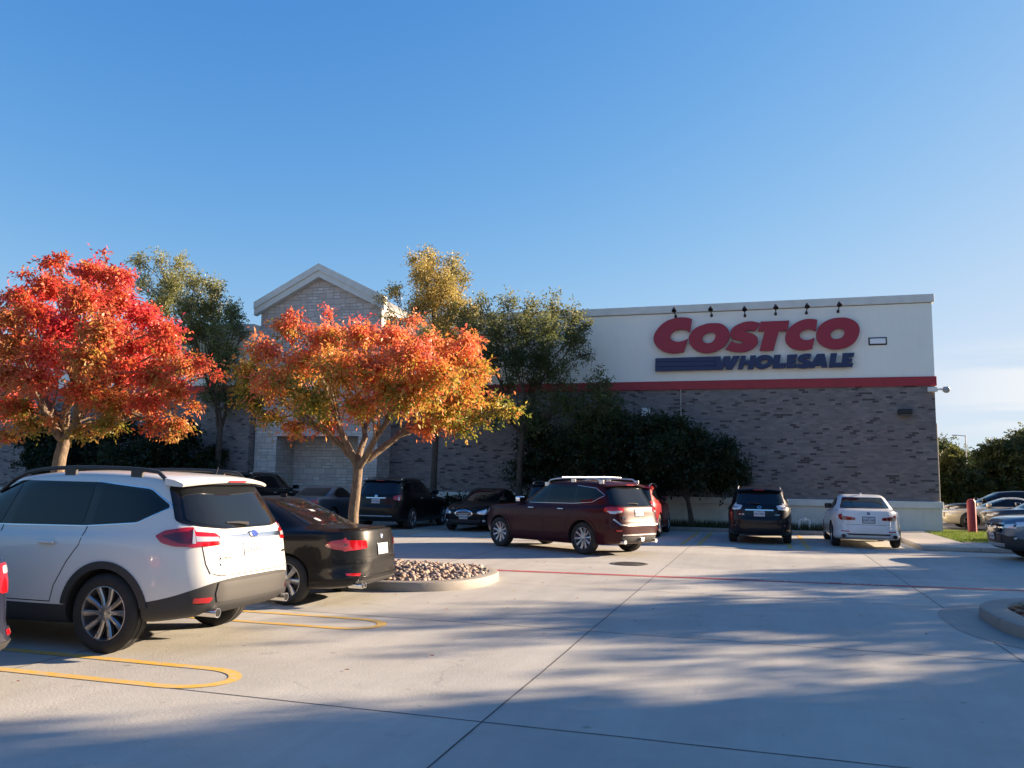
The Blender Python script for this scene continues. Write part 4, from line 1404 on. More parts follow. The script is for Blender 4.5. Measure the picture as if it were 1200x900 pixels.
def generic_tree(name, label, x, y, h, rx, n, seed, cols, sprays, size=.2, group=None, clear=.28, bark=None, topcol=None, shell=.55, tr=None, z=.0):
    R = random.Random(seed)
    t = empty(name, (x, y, z))
    tag(t, label, 'tree', group)
    z0 = h * clear
    bl = random_blobs(R, 0, (h + z0) / 2, rx * .8, (h - z0) / 2 * .82, n, rx * .36)
    crown_mesh('crown', t, bl, sprays, 8, size, greens(cols, seed, h * .5, h, topcol), seed, .3, shell, size * 2.2, .28)
    r = tr or h * .018
    trunk_mesh('trunk', t, [(0, 0, -.2), (R.uniform(-.1, .1), R.uniform(-.1, .1), z0 * .5), (R.uniform(-.2, .2), R.uniform(-.2, .2), z0 + .3)], r, bl, bark or bark_dark, seed, 5, 2, r * .5, .015)
    return t


# low shrubs against the left wing
for i, (x, y, h, rx, lb) in enumerate(((-27.5, 31.2, 4.3, 2.3, 'dark leafy shrub low behind the red tree trunk, leftmost by the wall'), (-24.6, 31.0, 4.0, 2.0, 'dark leafy shrub between the red tree trunk and the gabled bay'), (-31.0, 31.2, 4.6, 2.4, 'dark tall shrub at the left picture edge behind the red tree'))):
    generic_tree('shrub', lb, x, y, h, rx, 16, 60 + i, OAKC, 2600, .13, 'shrubs along the left wing', .1, z=.08)
t = empty('hedge', (-10.9, 31.9, .08))
tag(t, 'low dark hedge against the brick wall behind the black front-facing sedan', 'hedge')
Rh = random.Random(3)
crown_mesh('foliage', t, [(Rh.uniform(-1.9, 1.9), Rh.uniform(-.3, .3), Rh.uniform(.25, .9), .33) for _ in range(36)], 2600, 8, .08, greens(OAKC, 44), 44, .1, .6, .2, .3)
trunk_mesh('stem', t, [(0, 0, -.1), (0, 0, .12), (0, 0, .25)], .03, [(-1.2, 0, .6, .3), (-.5, 0, .6, .3), (.4, 0, .7, .3), (1.2, 0, .6, .3)], bark_dark, 3, 4, 2, .02)

# far belt of trees beyond the right hand lot
FARC = [(.03, .05, .016), (.05, .075, .02), (.085, .10, .028)]
far = [(12.6, 66, 5.2, 1.3, 'olive tree just right of the store corner, beyond the parked cars'),
       (14.5, 68, 3.3, 1.6, 'low dark tree under the distant lamp post'),
       (17.1, 70, 5.7, 2.2, 'rounded dark green tree right of the distant lamp post'),
       (19.6, 71, 6.6, 2.6, 'tall dark green tree at the right picture edge beyond the cars'),
       (22.4, 70, 7.2, 3.0, 'dark tree beyond the right edge lot, half out of the picture')]
for i, (x, y, h, rx, lb) in enumerate(far):
    generic_tree('tree', lb, x, y, h, rx, 26, 70 + i, FARC, 5200, .20, 'trees beyond the right lot', .05, topcol=(.16, .15, .04) if i == 0 else (.09, .10, .03))
for i in range(4):
    generic_tree('tree', 'dark distant tree in the far belt on the horizon', 24 + i * 5.5, 150 + (i % 3) * 9, 9 + (i % 2) * 2, 5.5, 18, 80 + i, FARC, 3200, .34, 'far belt of trees', .05)

# trees of the neighbouring islands on the sun side (they throw the dappled shade)
SHC = [(.05, .08, .02), (.08, .11, .025), (.13, .13, .03)]
for i, (x, y, h, rx, n, sp, sz) in enumerate(SHADERS):
    generic_tree('lot_tree', 'leafy parking lot tree standing beyond the right picture edge', x, y, h, rx, n, 90 + i, SHC, sp, sz, 'lot trees to the right', .22, bark_light)

# ================================================================== CARS
GLASS = pmat('tinted glass', (0.004, 0.005, 0.007), 0.03, 0.0, 0.0, 0.42)
GLASSB = pmat('rear glass', (0.008, 0.010, 0.013), 0.03, 0.0, 0.0, 0.5)
BLKGLOSS = pmat('black gloss', (0.008, 0.008, 0.009), 0.12)
BLKPLAS = pmat('black plastic', (0.025, 0.025, 0.027), 0.55, bump=.15, bscale=300)
SEAM = pmat('panel gap', (0.006, 0.006, 0.006), 0.9)
RUBBER = pmat('tyre rubber', (0.018, 0.018, 0.018), 0.8, noise=.3, nscale=14)
WELL = pmat('wheel well', (0.006, 0.006, 0.006), 0.95)
ALLOY = pmat('silver alloy', (0.36, 0.36, 0.37), 0.30, 0.9)
ALLOYD = pmat('dark alloy', (0.035, 0.035, 0.038), 0.35, 0.6)
LENSR = pmat('red lens', (0.42, 0.006, 0.012), 0.10, 0.0, 1.0)
LENSRD = pmat('dark red lens', (0.09, 0.003, 0.006), 0.10, 0.0, 1.0)
LENSC = pmat('clear lens', (0.55, 0.56, 0.58), 0.08, 0.3, 1.0)
LENSH = pmat('headlamp lens', (0.62, 0.66, 0.70), 0.08, 0.25, 1.0)
CHROME = chrome()
PLATE = pmat('plate white', (0.44, 0.46, 0.48), 0.45)
PLATETXT = pmat('plate ink', (0.03, 0.05, 0.16), 0.6)
INK = pmat('badge ink', (0.05, 0.05, 0.055), 0.3, 0.5)
BADGEBLUE = pmat('badge blue', (0.02, 0.05, 0.30), 0.2, 0.2)

SUV_T = dict(L=5.0, W=1.93, H=1.75, mirror=(0.98, 1.17), rings=[
    # zr, zm, zf, p,  xr, xf, w, nr, nf
    (.28, .23, .25, 4, -2.34, 2.28, .78, 5, 4),
    (.32, .26, .29, 4, -2.43, 2.38, .90, 5, 4),
    (.42, .33, .38, 5, -2.485, 2.45, .945, 5, 4),
    (.72, .44, .62, 5, -2.50, 2.49, .957, 5, 4),
    (.82, .62, .74, 4, -2.465, 2.50, .962, 5.5, 4),
    (.93, .82, .84, 3, -2.44, 2.48, .965, 5.5, 4),
    (1.05, 1.0, .93, 2, -2.42, 2.42, .955, 5.5, 3.6),
    (1.14, 1.085, 1.00, 2, -2.39, 2.28, .930, 5.5, 3.4),
    (1.20, 1.14, 1.10, 2, -2.34, 1.28, .893, 5.5, 3.2),
    (1.33, 1.28, 1.24, 2, -2.26, 1.02, .845, 5.5, 3.2),
    (1.48, 1.46, 1.42, 2, -2.16, .68, .785, 5.5, 3.4),
    (1.61, 1.62, 1.56, 2, -2.06, .38, .730, 5.5, 3.6),
    (1.665, 1.695, 1.635, 2, -2.01, .25, .675, 5.5, 4),
    (1.69, 1.735, 1.665, 2, -1.97, .17, .56, 5, 4),
    (1.70, 1.75, 1.68, 2, -1.90, .08, .30, 5, 4)])
SED_T = dict(L=4.63, W=1.81, H=1.43, mirror=(0.66, 0.99), rings=[
    (.25, .20, .22, 4, -2.16, 2.10, .72, 5, 4),
    (.29, .22, .25, 4, -2.25, 2.21, .84, 5, 4),
    (.38, .29, .34, 4, -2.30, 2.27, .882, 5, 4),
    (.54, .44, .50, 3, -2.315, 2.305, .897, 3.9, 4),
    (.68, .60, .62, 3, -2.30, 2.315, .903, 3.9, 4),
    (.82, .76, .70, 2, -2.285, 2.29, .902, 3.9, 3.8),
    (.93, .87, .76, 2, -2.265, 2.22, .888, 3.9, 3.4),
    (1.00, .935, .82, 2, -2.245, 2.08, .868, 3.9, 3.2),
    (1.045, .980, .93, 2, -1.62, 1.02, .820, 4, 3.0),
    (1.11, 1.075, 1.03, 2, -1.46, .80, .770, 4, 3.0),
    (1.23, 1.24, 1.18, 2, -1.18, .45, .690, 4, 3.2),
    (1.335, 1.355, 1.31, 2, -.90, .12, .615, 4, 3.4),
    (1.375, 1.40, 1.36, 2, -.78, -.02, .555, 4, 3.6),
    (1.395, 1.425, 1.38, 2, -.70, -.10, .44, 4, 3.6),
    (1.40, 1.43, 1.385, 2, -.64, -.15, .22, 4, 3.6)])


def pchip(ys, sub):
    """monotone cubic through ys at integer abscissae, sampled sub times per interval"""
    y = np.array(ys, float)
    d = np.diff(y)
    m = np.zeros(len(y))
    m[0], m[-1] = d[0], d[-1]
    for i in range(1, len(y) - 1):
        m[i] = 0 if d[i - 1] * d[i] <= 0 else 2 * d[i - 1] * d[i] / (d[i - 1] + d[i])
    out = []
    for i in range(len(y) - 1):
        for k in range(sub):
            t = k / sub
            h00, h10 = 2 * t ** 3 - 3 * t ** 2 + 1, t ** 3 - 2 * t ** 2 + t
            h01, h11 = -2 * t ** 3 + 3 * t ** 2, t ** 3 - t ** 2
            out.append(h00 * y[i] + h10 * m[i] + h01 * y[i + 1] + h11 * m[i + 1])
    out.append(y[-1])
    return out


def arc_pts(cx, cz, r, a0, a1, n):
    return [(cx + r * math.cos(rad(a0 + (a1 - a0) * i / n)), cz + r * math.sin(rad(a0 + (a1 - a0) * i / n))) for i in range(n + 1)]


def round_poly(pts, r, n=4):
    out = []
    k = len(pts)
    for i in range(k):
        p, a, b = Vector(pts[i]), Vector(pts[i - 1]), Vector(pts[(i + 1) % k])
        ra = min(r, (a - p).length * .45)
        rb = min(r, (b - p).length * .45)
        s, e = p + (a - p).normalized() * ra, p + (b - p).normalized() * rb
        for j in range(n + 1):
            t = j / n
            q = s * (1 - t) ** 2 + p * 2 * t * (1 - t) + e * t * t
            out.append((q.x, q.y))
    return out


def densify(pts, step):
    out = []
    for i, p in enumerate(pts):
        q = pts[(i + 1) % len(pts)]
        d = math.hypot(q[0] - p[0], q[1] - p[1])
        m = max(1, int(math.ceil(d / step)))
        for k in range(m):
            out.append((p[0] + (q[0] - p[0]) * k / m, p[1] + (q[1] - p[1]) * k / m))
    return out


WHEELS = {}


def wheel_meshes(R, w, rim_r, spokes, style):
    key = (round(R, 3), round(w, 3), round(rim_r, 3), spokes, style)
    if key in WHEELS:
        return WHEELS[key]
    h = w / 2
    bm = bmesh.new()
    prof = [(rim_r - .012, -h * .80), (rim_r + .012, -h * .93), ((R + rim_r) / 2, -h), (R - .035, -h * .93), (R - .012, -h * .78), (R, -h * .55)]
    for g in (-.30, 0.0, .30):
        prof += [(R, (g - .035) * w * .9), (R - .009, (g - .03) * w * .9), (R - .009, (g + .03) * w * .9), (R, (g + .035) * w * .9)]
    prof += [(R, h * .55), (R - .012, h * .78), (R - .035, h * .93), ((R + rim_r) / 2, h), (rim_r + .012, h * .93), (rim_r - .012, h * .80)]
    bm_lathe(bm, prof, 'Y', 44, closed=True)
    ty = bpy.data.meshes.new('tyre')
    bm.to_mesh(ty)
    bm.free()
    ty.materials.append(RUBBER)
    ty.polygons.foreach_set('use_smooth', [True] * len(ty.polygons))
    ty.set_sharp_from_angle(angle=rad(38))
    # rim: barrel, lip and spokes; outer face at +y
    bm = bmesh.new()
    f = h * .72
    bm_lathe(bm, [(rim_r * .90, -f), (rim_r, -f), (rim_r, f + .012), (rim_r * .955, f + .016), (rim_r * .93, f), (rim_r * .90, f * .3)], 'Y', 44, closed=True)
    nb = len(bm.faces)
    bm_lathe(bm, [(0, f * .12), (rim_r * .9, f * .12), (rim_r * .9, f * .02), (0, f * .02)], 'Y', 30)
    dark_faces = list(bm.faces)[nb:]
    ns = len(bm.faces)

    def spoke(a, w0, w1, skew=0.0, r0=.05, r1=None, y0=None, y1=None):
        r1 = r1 or rim_r * .955
        y0 = f * .80 if y0 is None else y0
        y1 = f * .98 if y1 is None else y1
        vs = []
        for r, ww, yy, ak in ((r0, w0, y0, 0), (r0 + (r1 - r0) * .45, (w0 + w1) / 2 * .9, y0 * .9, skew * .45), (r1, w1, y1, skew)):
            for sx, dy in ((-1, 0), (-.55, .012), (.55, .012), (1, 0), (1, -.035), (-1, -.035)):
                ang = a + ak
                c, s = math.cos(ang), math.sin(ang)
                x, z = r * c - sx * ww * s, r * s + sx * ww * c
                vs.append(bm.verts.new((x, yy + dy, z)))
        for q in (0, 6):
            for k in range(6):
                bm.faces.new((vs[q + k], vs[q + (k + 1) % 6], vs[q + 6 + (k + 1) % 6], vs[q + 6 + k]))
    for i in range(spokes):
        a = 2 * PI * i / spokes + PI / 2
        if style == 'double':
            spoke(a, .020, .019, .17)
            spoke(a, .020, .019, -.17)
        elif style == 'wide':
            spoke(a, .030, .042)
        else:
            spoke(a, .022, .030)
    bm_lathe(bm, [(0, f * .62), (.075, f * .62), (.078, f * .86), (.045, f * 1.0), (0, f * 1.02)], 'Y', 20)
    for i in range(5):
        a = 2 * PI * i / 5 + .3
        bm_lathe(bm, [(.012, f * .7), (.012, f * .98), (0, f)], 'Y', 6, center=(.058 * math.cos(a), 0, .058 * math.sin(a)))
    bmesh.ops.recalc_face_normals(bm, faces=bm.faces)
    for fc in dark_faces:
        if fc.is_valid:
            fc.material_index = 1
    rm = bpy.data.meshes.new('rim')
    bm.to_mesh(rm)
    bm.free()
    rm.materials.append(ALLOY)
    rm.materials.append(ALLOYD)
    rm.polygons.foreach_set('use_smooth', [True] * len(rm.polygons))
    rm.set_sharp_from_angle(angle=rad(35))
    WHEELS[key] = (ty, rm)
    return ty, rm


class Car:
    """a car built by lofting horizontal rings; x forward, y left, z up, origin on the ground"""

    def __init__(s, name, label, cat, T, L, W, H, ra, fa, R, loc, heading, body, clad=None, rim=(.22, 5, 'double'), group=None, side='both', steer=0, mod=None, tw=.235, well=1.11):
        s.T, s.R, s.ra, s.fa, s.L, s.W, s.H = T, R, ra, fa, L, W, H
        s.sx, s.sy, s.sz = L / T['L'], W / T['W'], H / T['H']
        s.root = empty(name, (loc[0], loc[1], 0), rad(heading))
        tag(s.root, label, cat, group)
        s.body_m, s.clad_m = body, clad or body
        rings = [list(r) for r in T['rings']]
        if mod:
            mod(rings)
        SUB = 3
        cols = [pchip([r[c] for r in rings], SUB) for c in range(9)]
        n_side, n_end = 30, 13
        sq = []
        for i in range(n_end):
            sq.append((1, -1 + 2 * i / n_end))
        for i in range(n_side):
            sq.append((1 - 2 * i / n_side, 1))
        for i in range(n_end):
            sq.append((-1, 1 - 2 * i / n_end))
        for i in range(n_side):
            sq.append((-1 + 2 * i / n_side, -1))
        N = len(sq)
        bm = bmesh.new()
        ringsv = []
        for zr, zm, zf, p, xr, xf, w, nr, nf in zip(*cols):
            xc, hx = (xr + xf) / 2, (xf - xr) / 2
            rv = []
            for a, b in sq:
                n = nf if a > 0 else nr
                k = (abs(a) ** n + abs(b) ** n) ** (-1 / n)
                u, y = a * k, b * k * w
                t = abs(u) ** p
                z = zm + ((zf if u > 0 else zr) - zm) * t
                rv.append(bm.verts.new(((xc + hx * u) * s.sx, y * s.sy, z * s.sz)))
            ringsv.append(rv)
        clad_rings = 3 * SUB
        for i, (r0, r1) in enumerate(zip(ringsv, ringsv[1:])):
            for k in range(N):
                f = bm.faces.new((r0[k], r0[(k + 1) % N], r1[(k + 1) % N], r1[k]))
                f.material_index = 1 if i < clad_rings and clad is not None else 0

        def cap(rv, flip, mi):
            # strips between mirrored points: front end .. sides .. rear end
            c = bm.verts.new(sum((v.co for v in rv), Vector()) / N)
            left = [rv[(n_end + i) % N] for i in range(n_side + 1)]
            right = [rv[(N - i) % N] for i in range(n_side + 1)]
            for i in range(n_side):
                q = (left[i], left[i + 1], right[i + 1], right[i])
                f = bm.faces.new(q if flip else q[::-1])
                f.material_index = mi
            e0 = [rv[i % N] for i in range(n_end + 1)]
            f = bm.faces.new(e0[::-1] if flip else e0)
            f.material_index = mi
            e1 = [rv[(n_end + n_side + i) % N] for i in range(n_end + 1)]
            f = bm.faces.new(e1[::-1] if flip else e1)
            f.material_index = mi
            bm.verts.remove(c)
        cap(ringsv[0], False, 1 if clad is not None else 0)
        cap(ringsv[-1], True, 0)
        bmesh.ops.recalc_face_normals(bm, faces=bm.faces)
        bm.normal_update()
        s.bvh = BVHTree.FromBMesh(bm)
        bm.verts.ensure_lookup_table()
        bm.faces.ensure_lookup_table()
        s.vn = [v.normal.copy() for v in bm.verts]
        s.fv = [[v.index for v in f.verts] for f in bm.faces]
        s.vc = [v.co.copy() for v in bm.verts]
        me = bpy.data.meshes.new('tmpbody')
        bm.to_mesh(me)
        bm.free()
        for m in (s.body_m, s.clad_m, WELL):
            me.materials.append(m)
        o = bpy.data.objects.new('tmpbody', me)
        COL.objects.link(o)
        # wheel openings
        cb = bmesh.new()
        rw = R * well
        for ax in (ra, fa):
            for sd in (-1, 1):
                y0, y1 = sd * (W / 2 - .36), sd * (W / 2 + .3)
                prof = [(0, y0), (rw, y0), (rw, y1), (0, y1)]
                bm_lathe(cb, prof, 'Y', 40, center=(ax, 0, R + .01))
        for f in cb.faces:
            f.material_index = 2
        bmesh.ops.recalc_face_normals(cb, faces=cb.faces)
        cme = bpy.data.meshes.new('tmpcut')
        cb.to_mesh(cme)
        cb.free()
        for m in (s.body_m, s.clad_m, WELL):
            cme.materials.append(m)
        co = bpy.data.objects.new('tmpcut', cme)
        COL.objects.link(co)
        md = o.modifiers.new('b', 'BOOLEAN')
        md.object = co
        md.operation = 'DIFFERENCE'
        md.solver = 'EXACT'
        dg = bpy.context.evaluated_depsgraph_get()
        dg.update()
        res = bpy.data.meshes.new_from_object(o.evaluated_get(dg))
        bpy.data.objects.remove(o)
        bpy.data.objects.remove(co)
        for mi, nm in ((0, 'body'), (1, 'lower_cladding'), (2, 'wheel_well')):
            b = bmesh.new()
            b.from_mesh(res)
            kill = [f for f in b.faces if f.material_index != mi]
            if len(kill) == len(b.faces):
                b.free()
                continue
            bmesh.ops.delete(b, geom=kill, context='FACES')
            for f in b.faces:
                f.material_index = 0
            if mi == 2:
                for ax in (ra, fa):
                    for sd in (-1, 1):
                        b2 = b.copy()
                        bmesh.ops.delete(b2, geom=[f for f in b2.faces if abs(f.calc_center_median().x - ax) > rw * 1.2 or f.calc_center_median().y * sd < 0], context='FACES')
                        from_bm(nm, b2, WELL, s.root, True, 40)
                b.free()
                continue
            q = from_bm(nm, b, (s.body_m, s.clad_m, WELL)[mi], s.root, True, 40)
            if mi == 0:
                s.body = q
            if mi == 1:
                s.clad = q
        # wheels
        ty, rm = wheel_meshes(R, tw, rim[0], rim[1], rim[2])
        for ax in (ra, fa):
            for sd in (-1, 1):
                w = bpy.data.objects.new('wheel', ty)
                COL.objects.link(w)
                w.parent = s.root
                w.location = (ax, sd * (W / 2 - tw / 2 - .025), R)
                w.rotation_euler = (0, random.Random(ax * 7 + sd).uniform(0, 6), 0) if sd > 0 else (0, random.Random(ax * 3 + sd).uniform(0, 6), PI)
                if ax == fa and steer:
                    w.rotation_mode = 'ZYX' if False else 'XYZ'
                    w.rotation_euler.z += rad(steer)
                q = bpy.data.objects.new('rim', rm)
                COL.objects.link(q)
                q.parent = w

    # ---------------------------------------------------------------- projection of panels on the body
    def ray(s, proj, u, v):
        sx, sy, sz = s.sx, s.sy, s.sz
        if proj == 'L':
            return Vector((u * sx, 3, v * sz)), Vector((0, -1, 0))
        if proj == 'R':
            return Vector((u * sx, -3, v * sz)), Vector((0, 1, 0))
        if proj == 'B':
            return Vector((-5, u * sy, v * sz)), Vector((1, 0, 0))
        if proj == 'F':
            return Vector((5, u * sy, v * sz)), Vector((-1, 0, 0))
        if proj == 'T':
            return Vector((u * sx, v * sy, 5)), Vector((0, 0, -1))
        # corners: BL BR FL FR; u < 0 on the side, u > 0 on the end face
        T = s.T
        r = .26
        xc, yc = T['L'] / 2 - r - .02, T['W'] / 2 - r
        q = r * PI / 4
        if u < -q:
            x, y, nx, ny = xc - (-u - q), yc, 0, 1
        elif u > q:
            x, y, nx, ny = xc, yc - (u - q), 1, 0
        else:
            a = PI / 4 - u / r
            x, y, nx, ny = xc, yc, math.cos(a), math.sin(a)
        fx = 1 if proj[0] == 'F' else -1
        fy = 1 if proj[1] == 'L' else -1
        o = Vector(((x + nx * .9) * fx * sx, (y + ny * .9) * fy * sy, v * sz))
        return o, Vector((-nx * fx, -ny * fy, 0)).normalized()

    def hit(s, proj, u, v):
        o, d = s.ray(proj, u, v)
        loc, nrm, fi, dist = s.bvh.ray_cast(o, d)
        if loc is None:
            best = None
            for k in range(60):
                q = s.bvh.find_nearest(o + d * (k * .12))
                if q[0] is not None and (best is None or q[3] < best[3]):
                    best = q
            loc, nrm, fi, dist = best
        # interpolate vertex normals by inverse distance to the corners
        n = Vector()
        for i in s.fv[fi]:
            n += s.vn[i] / ((s.vc[i] - loc).length + 1e-3)
        n.normalize()
        return loc, n

    def panel(s, name, poly, proj, mat, off=.003, th=.008, grid=.06, parent=None, r=0.0, flat_n=False):
        if r:
            poly = round_poly(poly, r)
        mirror = proj in ('R',)
        pb = densify(poly, grid)
        us, vs = [p[0] for p in pb], [p[1] for p in pb]
        pts = [Vector(p) for p in pb]
        nb = len(pts)

        def inside(x, y):
            c = False
            for i in range(nb):
                (x1, y1), (x2, y2) = pb[i], pb[i - 1]
                if (y1 > y) != (y2 > y) and x < (x2 - x1) * (y - y1) / (y2 - y1) + x1:
                    c = not c
            return c
        u0, u1, v0, v1 = min(us), max(us), min(vs), max(vs)
        nu, nv = int((u1 - u0) / grid) + 1, int((v1 - v0) / grid) + 1
        for i in range(1, nu):
            for j in range(1, nv):
                x, y = u0 + (u1 - u0) * (i + .03 * (j % 3)) / nu, v0 + (v1 - v0) * (j + .02 * (i % 3)) / nv
                if inside(x, y) and min((Vector((x, y)) - p).length for p in pts[:nb]) > grid * .45:
                    pts.append(Vector((x, y)))
        area = sum(pb[i - 1][0] * pb[i][1] - pb[i][0] * pb[i - 1][1] for i in range(nb))
        loop = list(range(nb)) if area > 0 else list(range(nb))[::-1]
        v2, e2, f2, _, _, _ = delaunay_2d_cdt(pts, [], [loop], 1, 1e-5)
        P, Nn = [], []
        for q in v2:
            loc, n = s.hit(proj, q.x, q.y)
            P.append(loc + n * off)
            Nn.append(n)
        edges = {}
        faces = []
        for f in f2:
            a, b, c = f
            g = (P[b] - P[a]).cross(P[c] - P[a])
            if g.dot(Nn[a] + Nn[b] + Nn[c]) < 0:
                f = f[::-1]
            faces.append(list(f))
            for i in range(3):
                e = (f[i], f[(i + 1) % 3])
                edges[e] = edges.get(e, 0) + 1
        verts = [tuple(p) for p in P]
        norms = [tuple(n) for n in Nn]
        rim_e = [e for e in edges if (e[1], e[0]) not in edges]
        for a, b in rim_e:
            k = len(verts)
            d = (P[b] - P[a])
            out = d.cross((Nn[a] + Nn[b])).normalized() if d.length > 1e-6 else Nn[a]
            verts += [tuple(P[a]), tuple(P[b]), tuple(P[b] - Nn[b] * th), tuple(P[a] - Nn[a] * th)]
            norms += [tuple(out)] * 4
            faces.append([k + 1, k, k + 3, k + 2])
        me = bpy.data.meshes.new(name)
        me.from_pydata(verts, [], faces)
        me.polygons.foreach_set('use_smooth', [True] * len(me.polygons))
        me.normals_split_custom_set_from_vertices(norms)
        return link(name, me, mat, parent or s.root)

    def line(s, name, pts, proj, mat, w=.008, off=.0015, th=.004, step=.05, parent=None):
        """thin strip following the body along a polyline"""
        dens = []
        for a, b in zip(pts, pts[1:]):
            d = math.hypot(b[0] - a[0], b[1] - a[1])
            m = max(1, int(math.ceil(d / step)))
            dens += [(a[0] + (b[0] - a[0]) * k / m, a[1] + (b[1] - a[1]) * k / m) for k in range(m)]
        dens.append(pts[-1])
        bm = bmesh.new()
        rows = []
        pr = [s.hit(proj, *p) for p in dens]
        for i, (p, n) in enumerate(pr):
            d = (pr[min(i + 1, len(pr) - 1)][0] - pr[max(i - 1, 0)][0])
            if d.length < 1e-6:
                d = Vector((1, 0, 0))
            t = d.normalized().cross(n).normalized() * w / 2
            rows.append([bm.verts.new(p + t - n * th), bm.verts.new(p + t + n * off), bm.verts.new(p - t + n * off), bm.verts.new(p - t - n * th)])
        for a, b in zip(rows, rows[1:]):
            for k in range(3):
                bm.faces.new((a[k], a[k + 1], b[k + 1], b[k]))
        bmesh.ops.recalc_face_normals(bm, faces=bm.faces)
        return from_bm(name, bm, mat, parent or s.root)

    def frame_at(s, proj, u, v, off=0.0):
        """matrix with z along the surface normal, y up, at a body point"""
        p, n = s.hit(proj, u, v)
        x = Vector((0, 0, 1)).cross(n).normalized()
        y = n.cross(x)
        m = Matrix((x, y, n)).transposed().to_4x4()
        m.translation = p + n * off
        return m

    def block(s, name, proj, u, v, size, mat, off=0.0, bevel=.006, parent=None, rot=0.0, seg=2):
        m = s.frame_at(proj, u, v, off) @ Matrix.Rotation(rot, 4, 'Z')
        return box(name, (-size[0] / 2, -size[1] / 2, -size[2] / 2), (size[0] / 2, size[1] / 2, size[2] / 2), mat, parent or s.root, bevel, seg, m, True)

    def plate(s, u, v, text, proj='B', frame=None, size=(.305, .152), ink=None, off=.007):
        o = s.block('license_plate', proj, u, v, (size[0], size[1], .008), PLATE, off, .003)
        m = s.frame_at(proj, u, v, off + .006)
        if text:
            lettering(text, .066, ink or PLATETXT, o, m @ Matrix.Translation((0, -.008, 0)), .0008, 'plate_number', bold=.0012)
            lettering('TEXAS', .030, ink or PLATETXT, o, m @ Matrix.Translation((0, .053, 0)), .0008, 'plate_state')
        if frame:
            f = s.block('plate_frame', proj, u, v, (size[0] + .03, size[1] + .03, .008), frame, off - .004, .003)
        return o

    def handles(s, xs, z, mat, sides=('L', 'R'), parents=None):
        for pj in sides:
            for x in xs:
                p = (parents or {}).get((pj, x))
                s.block('door_handle', pj, x, z, (.20, .034, .03), mat, .026, .012, p, 0, 3)

    def mirrors(s, x, z, mat, sides=(1, -1), glass=True):
        for sd in sides:
            pj = 'L' if sd > 0 else 'R'
            p, n = s.hit(pj, x, z)
            c = p + Vector((.0, sd * .16, .06))
            bm = bmesh.new()
            bm_box(bm, (c.x - .07, c.y - .13, c.z - .075), (c.x + .10, c.y + .10, c.z + .085), .045, 4)
            o = from_bm('side_mirror', bm, mat, s.root, True, 60)
            tube('mirror_arm', [p + Vector((0, -sd * .02, -.01)), c + Vector((0.01, -sd * .06, -.04))], [.035, .03], BLKPLAS, o)
            box('mirror_glass', (c.x - .075, c.y - .105, c.z - .055), (c.x - .068, c.y + .075, c.z + .06), GLASSB, o, .003)

    def rails(s, x0, x1, mat, y=.66, h=.05, feet=(0, .5, 1), rr=.017):
        for sd in (1, -1):
            pts = []
            for i in range(13):
                t = i / 12
                x = x0 + (x1 - x0) * t
                p, n = s.hit('T', x, sd * y)
                lift = h * min(1, math.sin(PI * min(max(t, 0), 1)) * 5)
                pts.append(p + Vector((0, 0, lift * .9 + .01)))
            o = tube('roof_rail', pts, rr, mat, s.root, 8)
            for f in feet[1:-1]:
                x = x0 + (x1 - x0) * f
                p, n = s.hit('T', x, sd * y)
                box('rail_foot', (p.x - .07, p.y - .018, p.z - .02), (p.x + .07, p.y + .018, p.z + h * .9 + .01), mat, o, .01)

    def wiper(s, u0, v0, u1, v1, proj='B'):
        p0, n0 = s.hit(proj, u0, v0)
        p1, n1 = s.hit(proj, u1, v1)
        return tube('rear_wiper', [p0 + n0 * .03, p0.lerp(p1, .5) + n0 * .035, p1 + n1 * .015], [.018, .012, .007], BLKPLAS, s.root, 6)

    def spoiler(s, x0, x1, y, z0, z1, mat, brake=True, n=9):
        """roof end lip: a slab following the roof and overhanging the rear glass"""
        bm = bmesh.new()
        rows = []
        for i in range(n):
            t = -1 + 2 * i / (n - 1)
            k = 1 - abs(t) ** 3 * .35
            yy = t * y * s.sy
            dz = -abs(t) ** 2.2 * .045
            xa, xb = x0 * s.sx, (x0 + (x1 - x0) * k) * s.sx
            za, zb = z0 * s.sz + dz, z1 * s.sz + dz
            pr = [(xa, za + .006), ((xa + xb) / 2, (za + zb) / 2 + .012), (xb + .012, zb + .004), (xb, zb - .012), (xb + .015, zb - .03), ((xa + xb) / 2, (za + zb) / 2 - .05), (xa, za - .06)]
            rows.append([bm.verts.new((px, yy, pz)) for px, pz in pr])
        m = len(rows[0])
        for a, b in zip(rows, rows[1:]):
            for k in range(m):
                bm.faces.new((a[k], a[(k + 1) % m], b[(k + 1) % m], b[k]))
        bm.faces.new(rows[0][::-1])
        bm.faces.new(rows[-1])
        bmesh.ops.recalc_face_normals(bm, faces=bm.faces)
        o = from_bm('roof_spoiler', bm, mat, s.root, True, 45)
        if brake:
            xb, zb = x1 * s.sx, z1 * s.sz
            box('brake_light', (xb - .004, -.15, zb - .027), (xb + .03, .15, zb - .008), LENSR, o, .004)
        return o

    def doors(s, side, front, rear, mat, zlo=.48):
        """front and rear door skins with dark shut lines; each given by its outline in template (x, z)"""
        out = []
        for poly in (front, rear):
            if poly is None:
                continue
            cx, cz = sum(p[0] for p in poly) / len(poly), sum(p[1] for p in poly) / len(poly)
            s.line('door_gap', poly + [poly[0]], side, SEAM, .011, .0012)
        return out


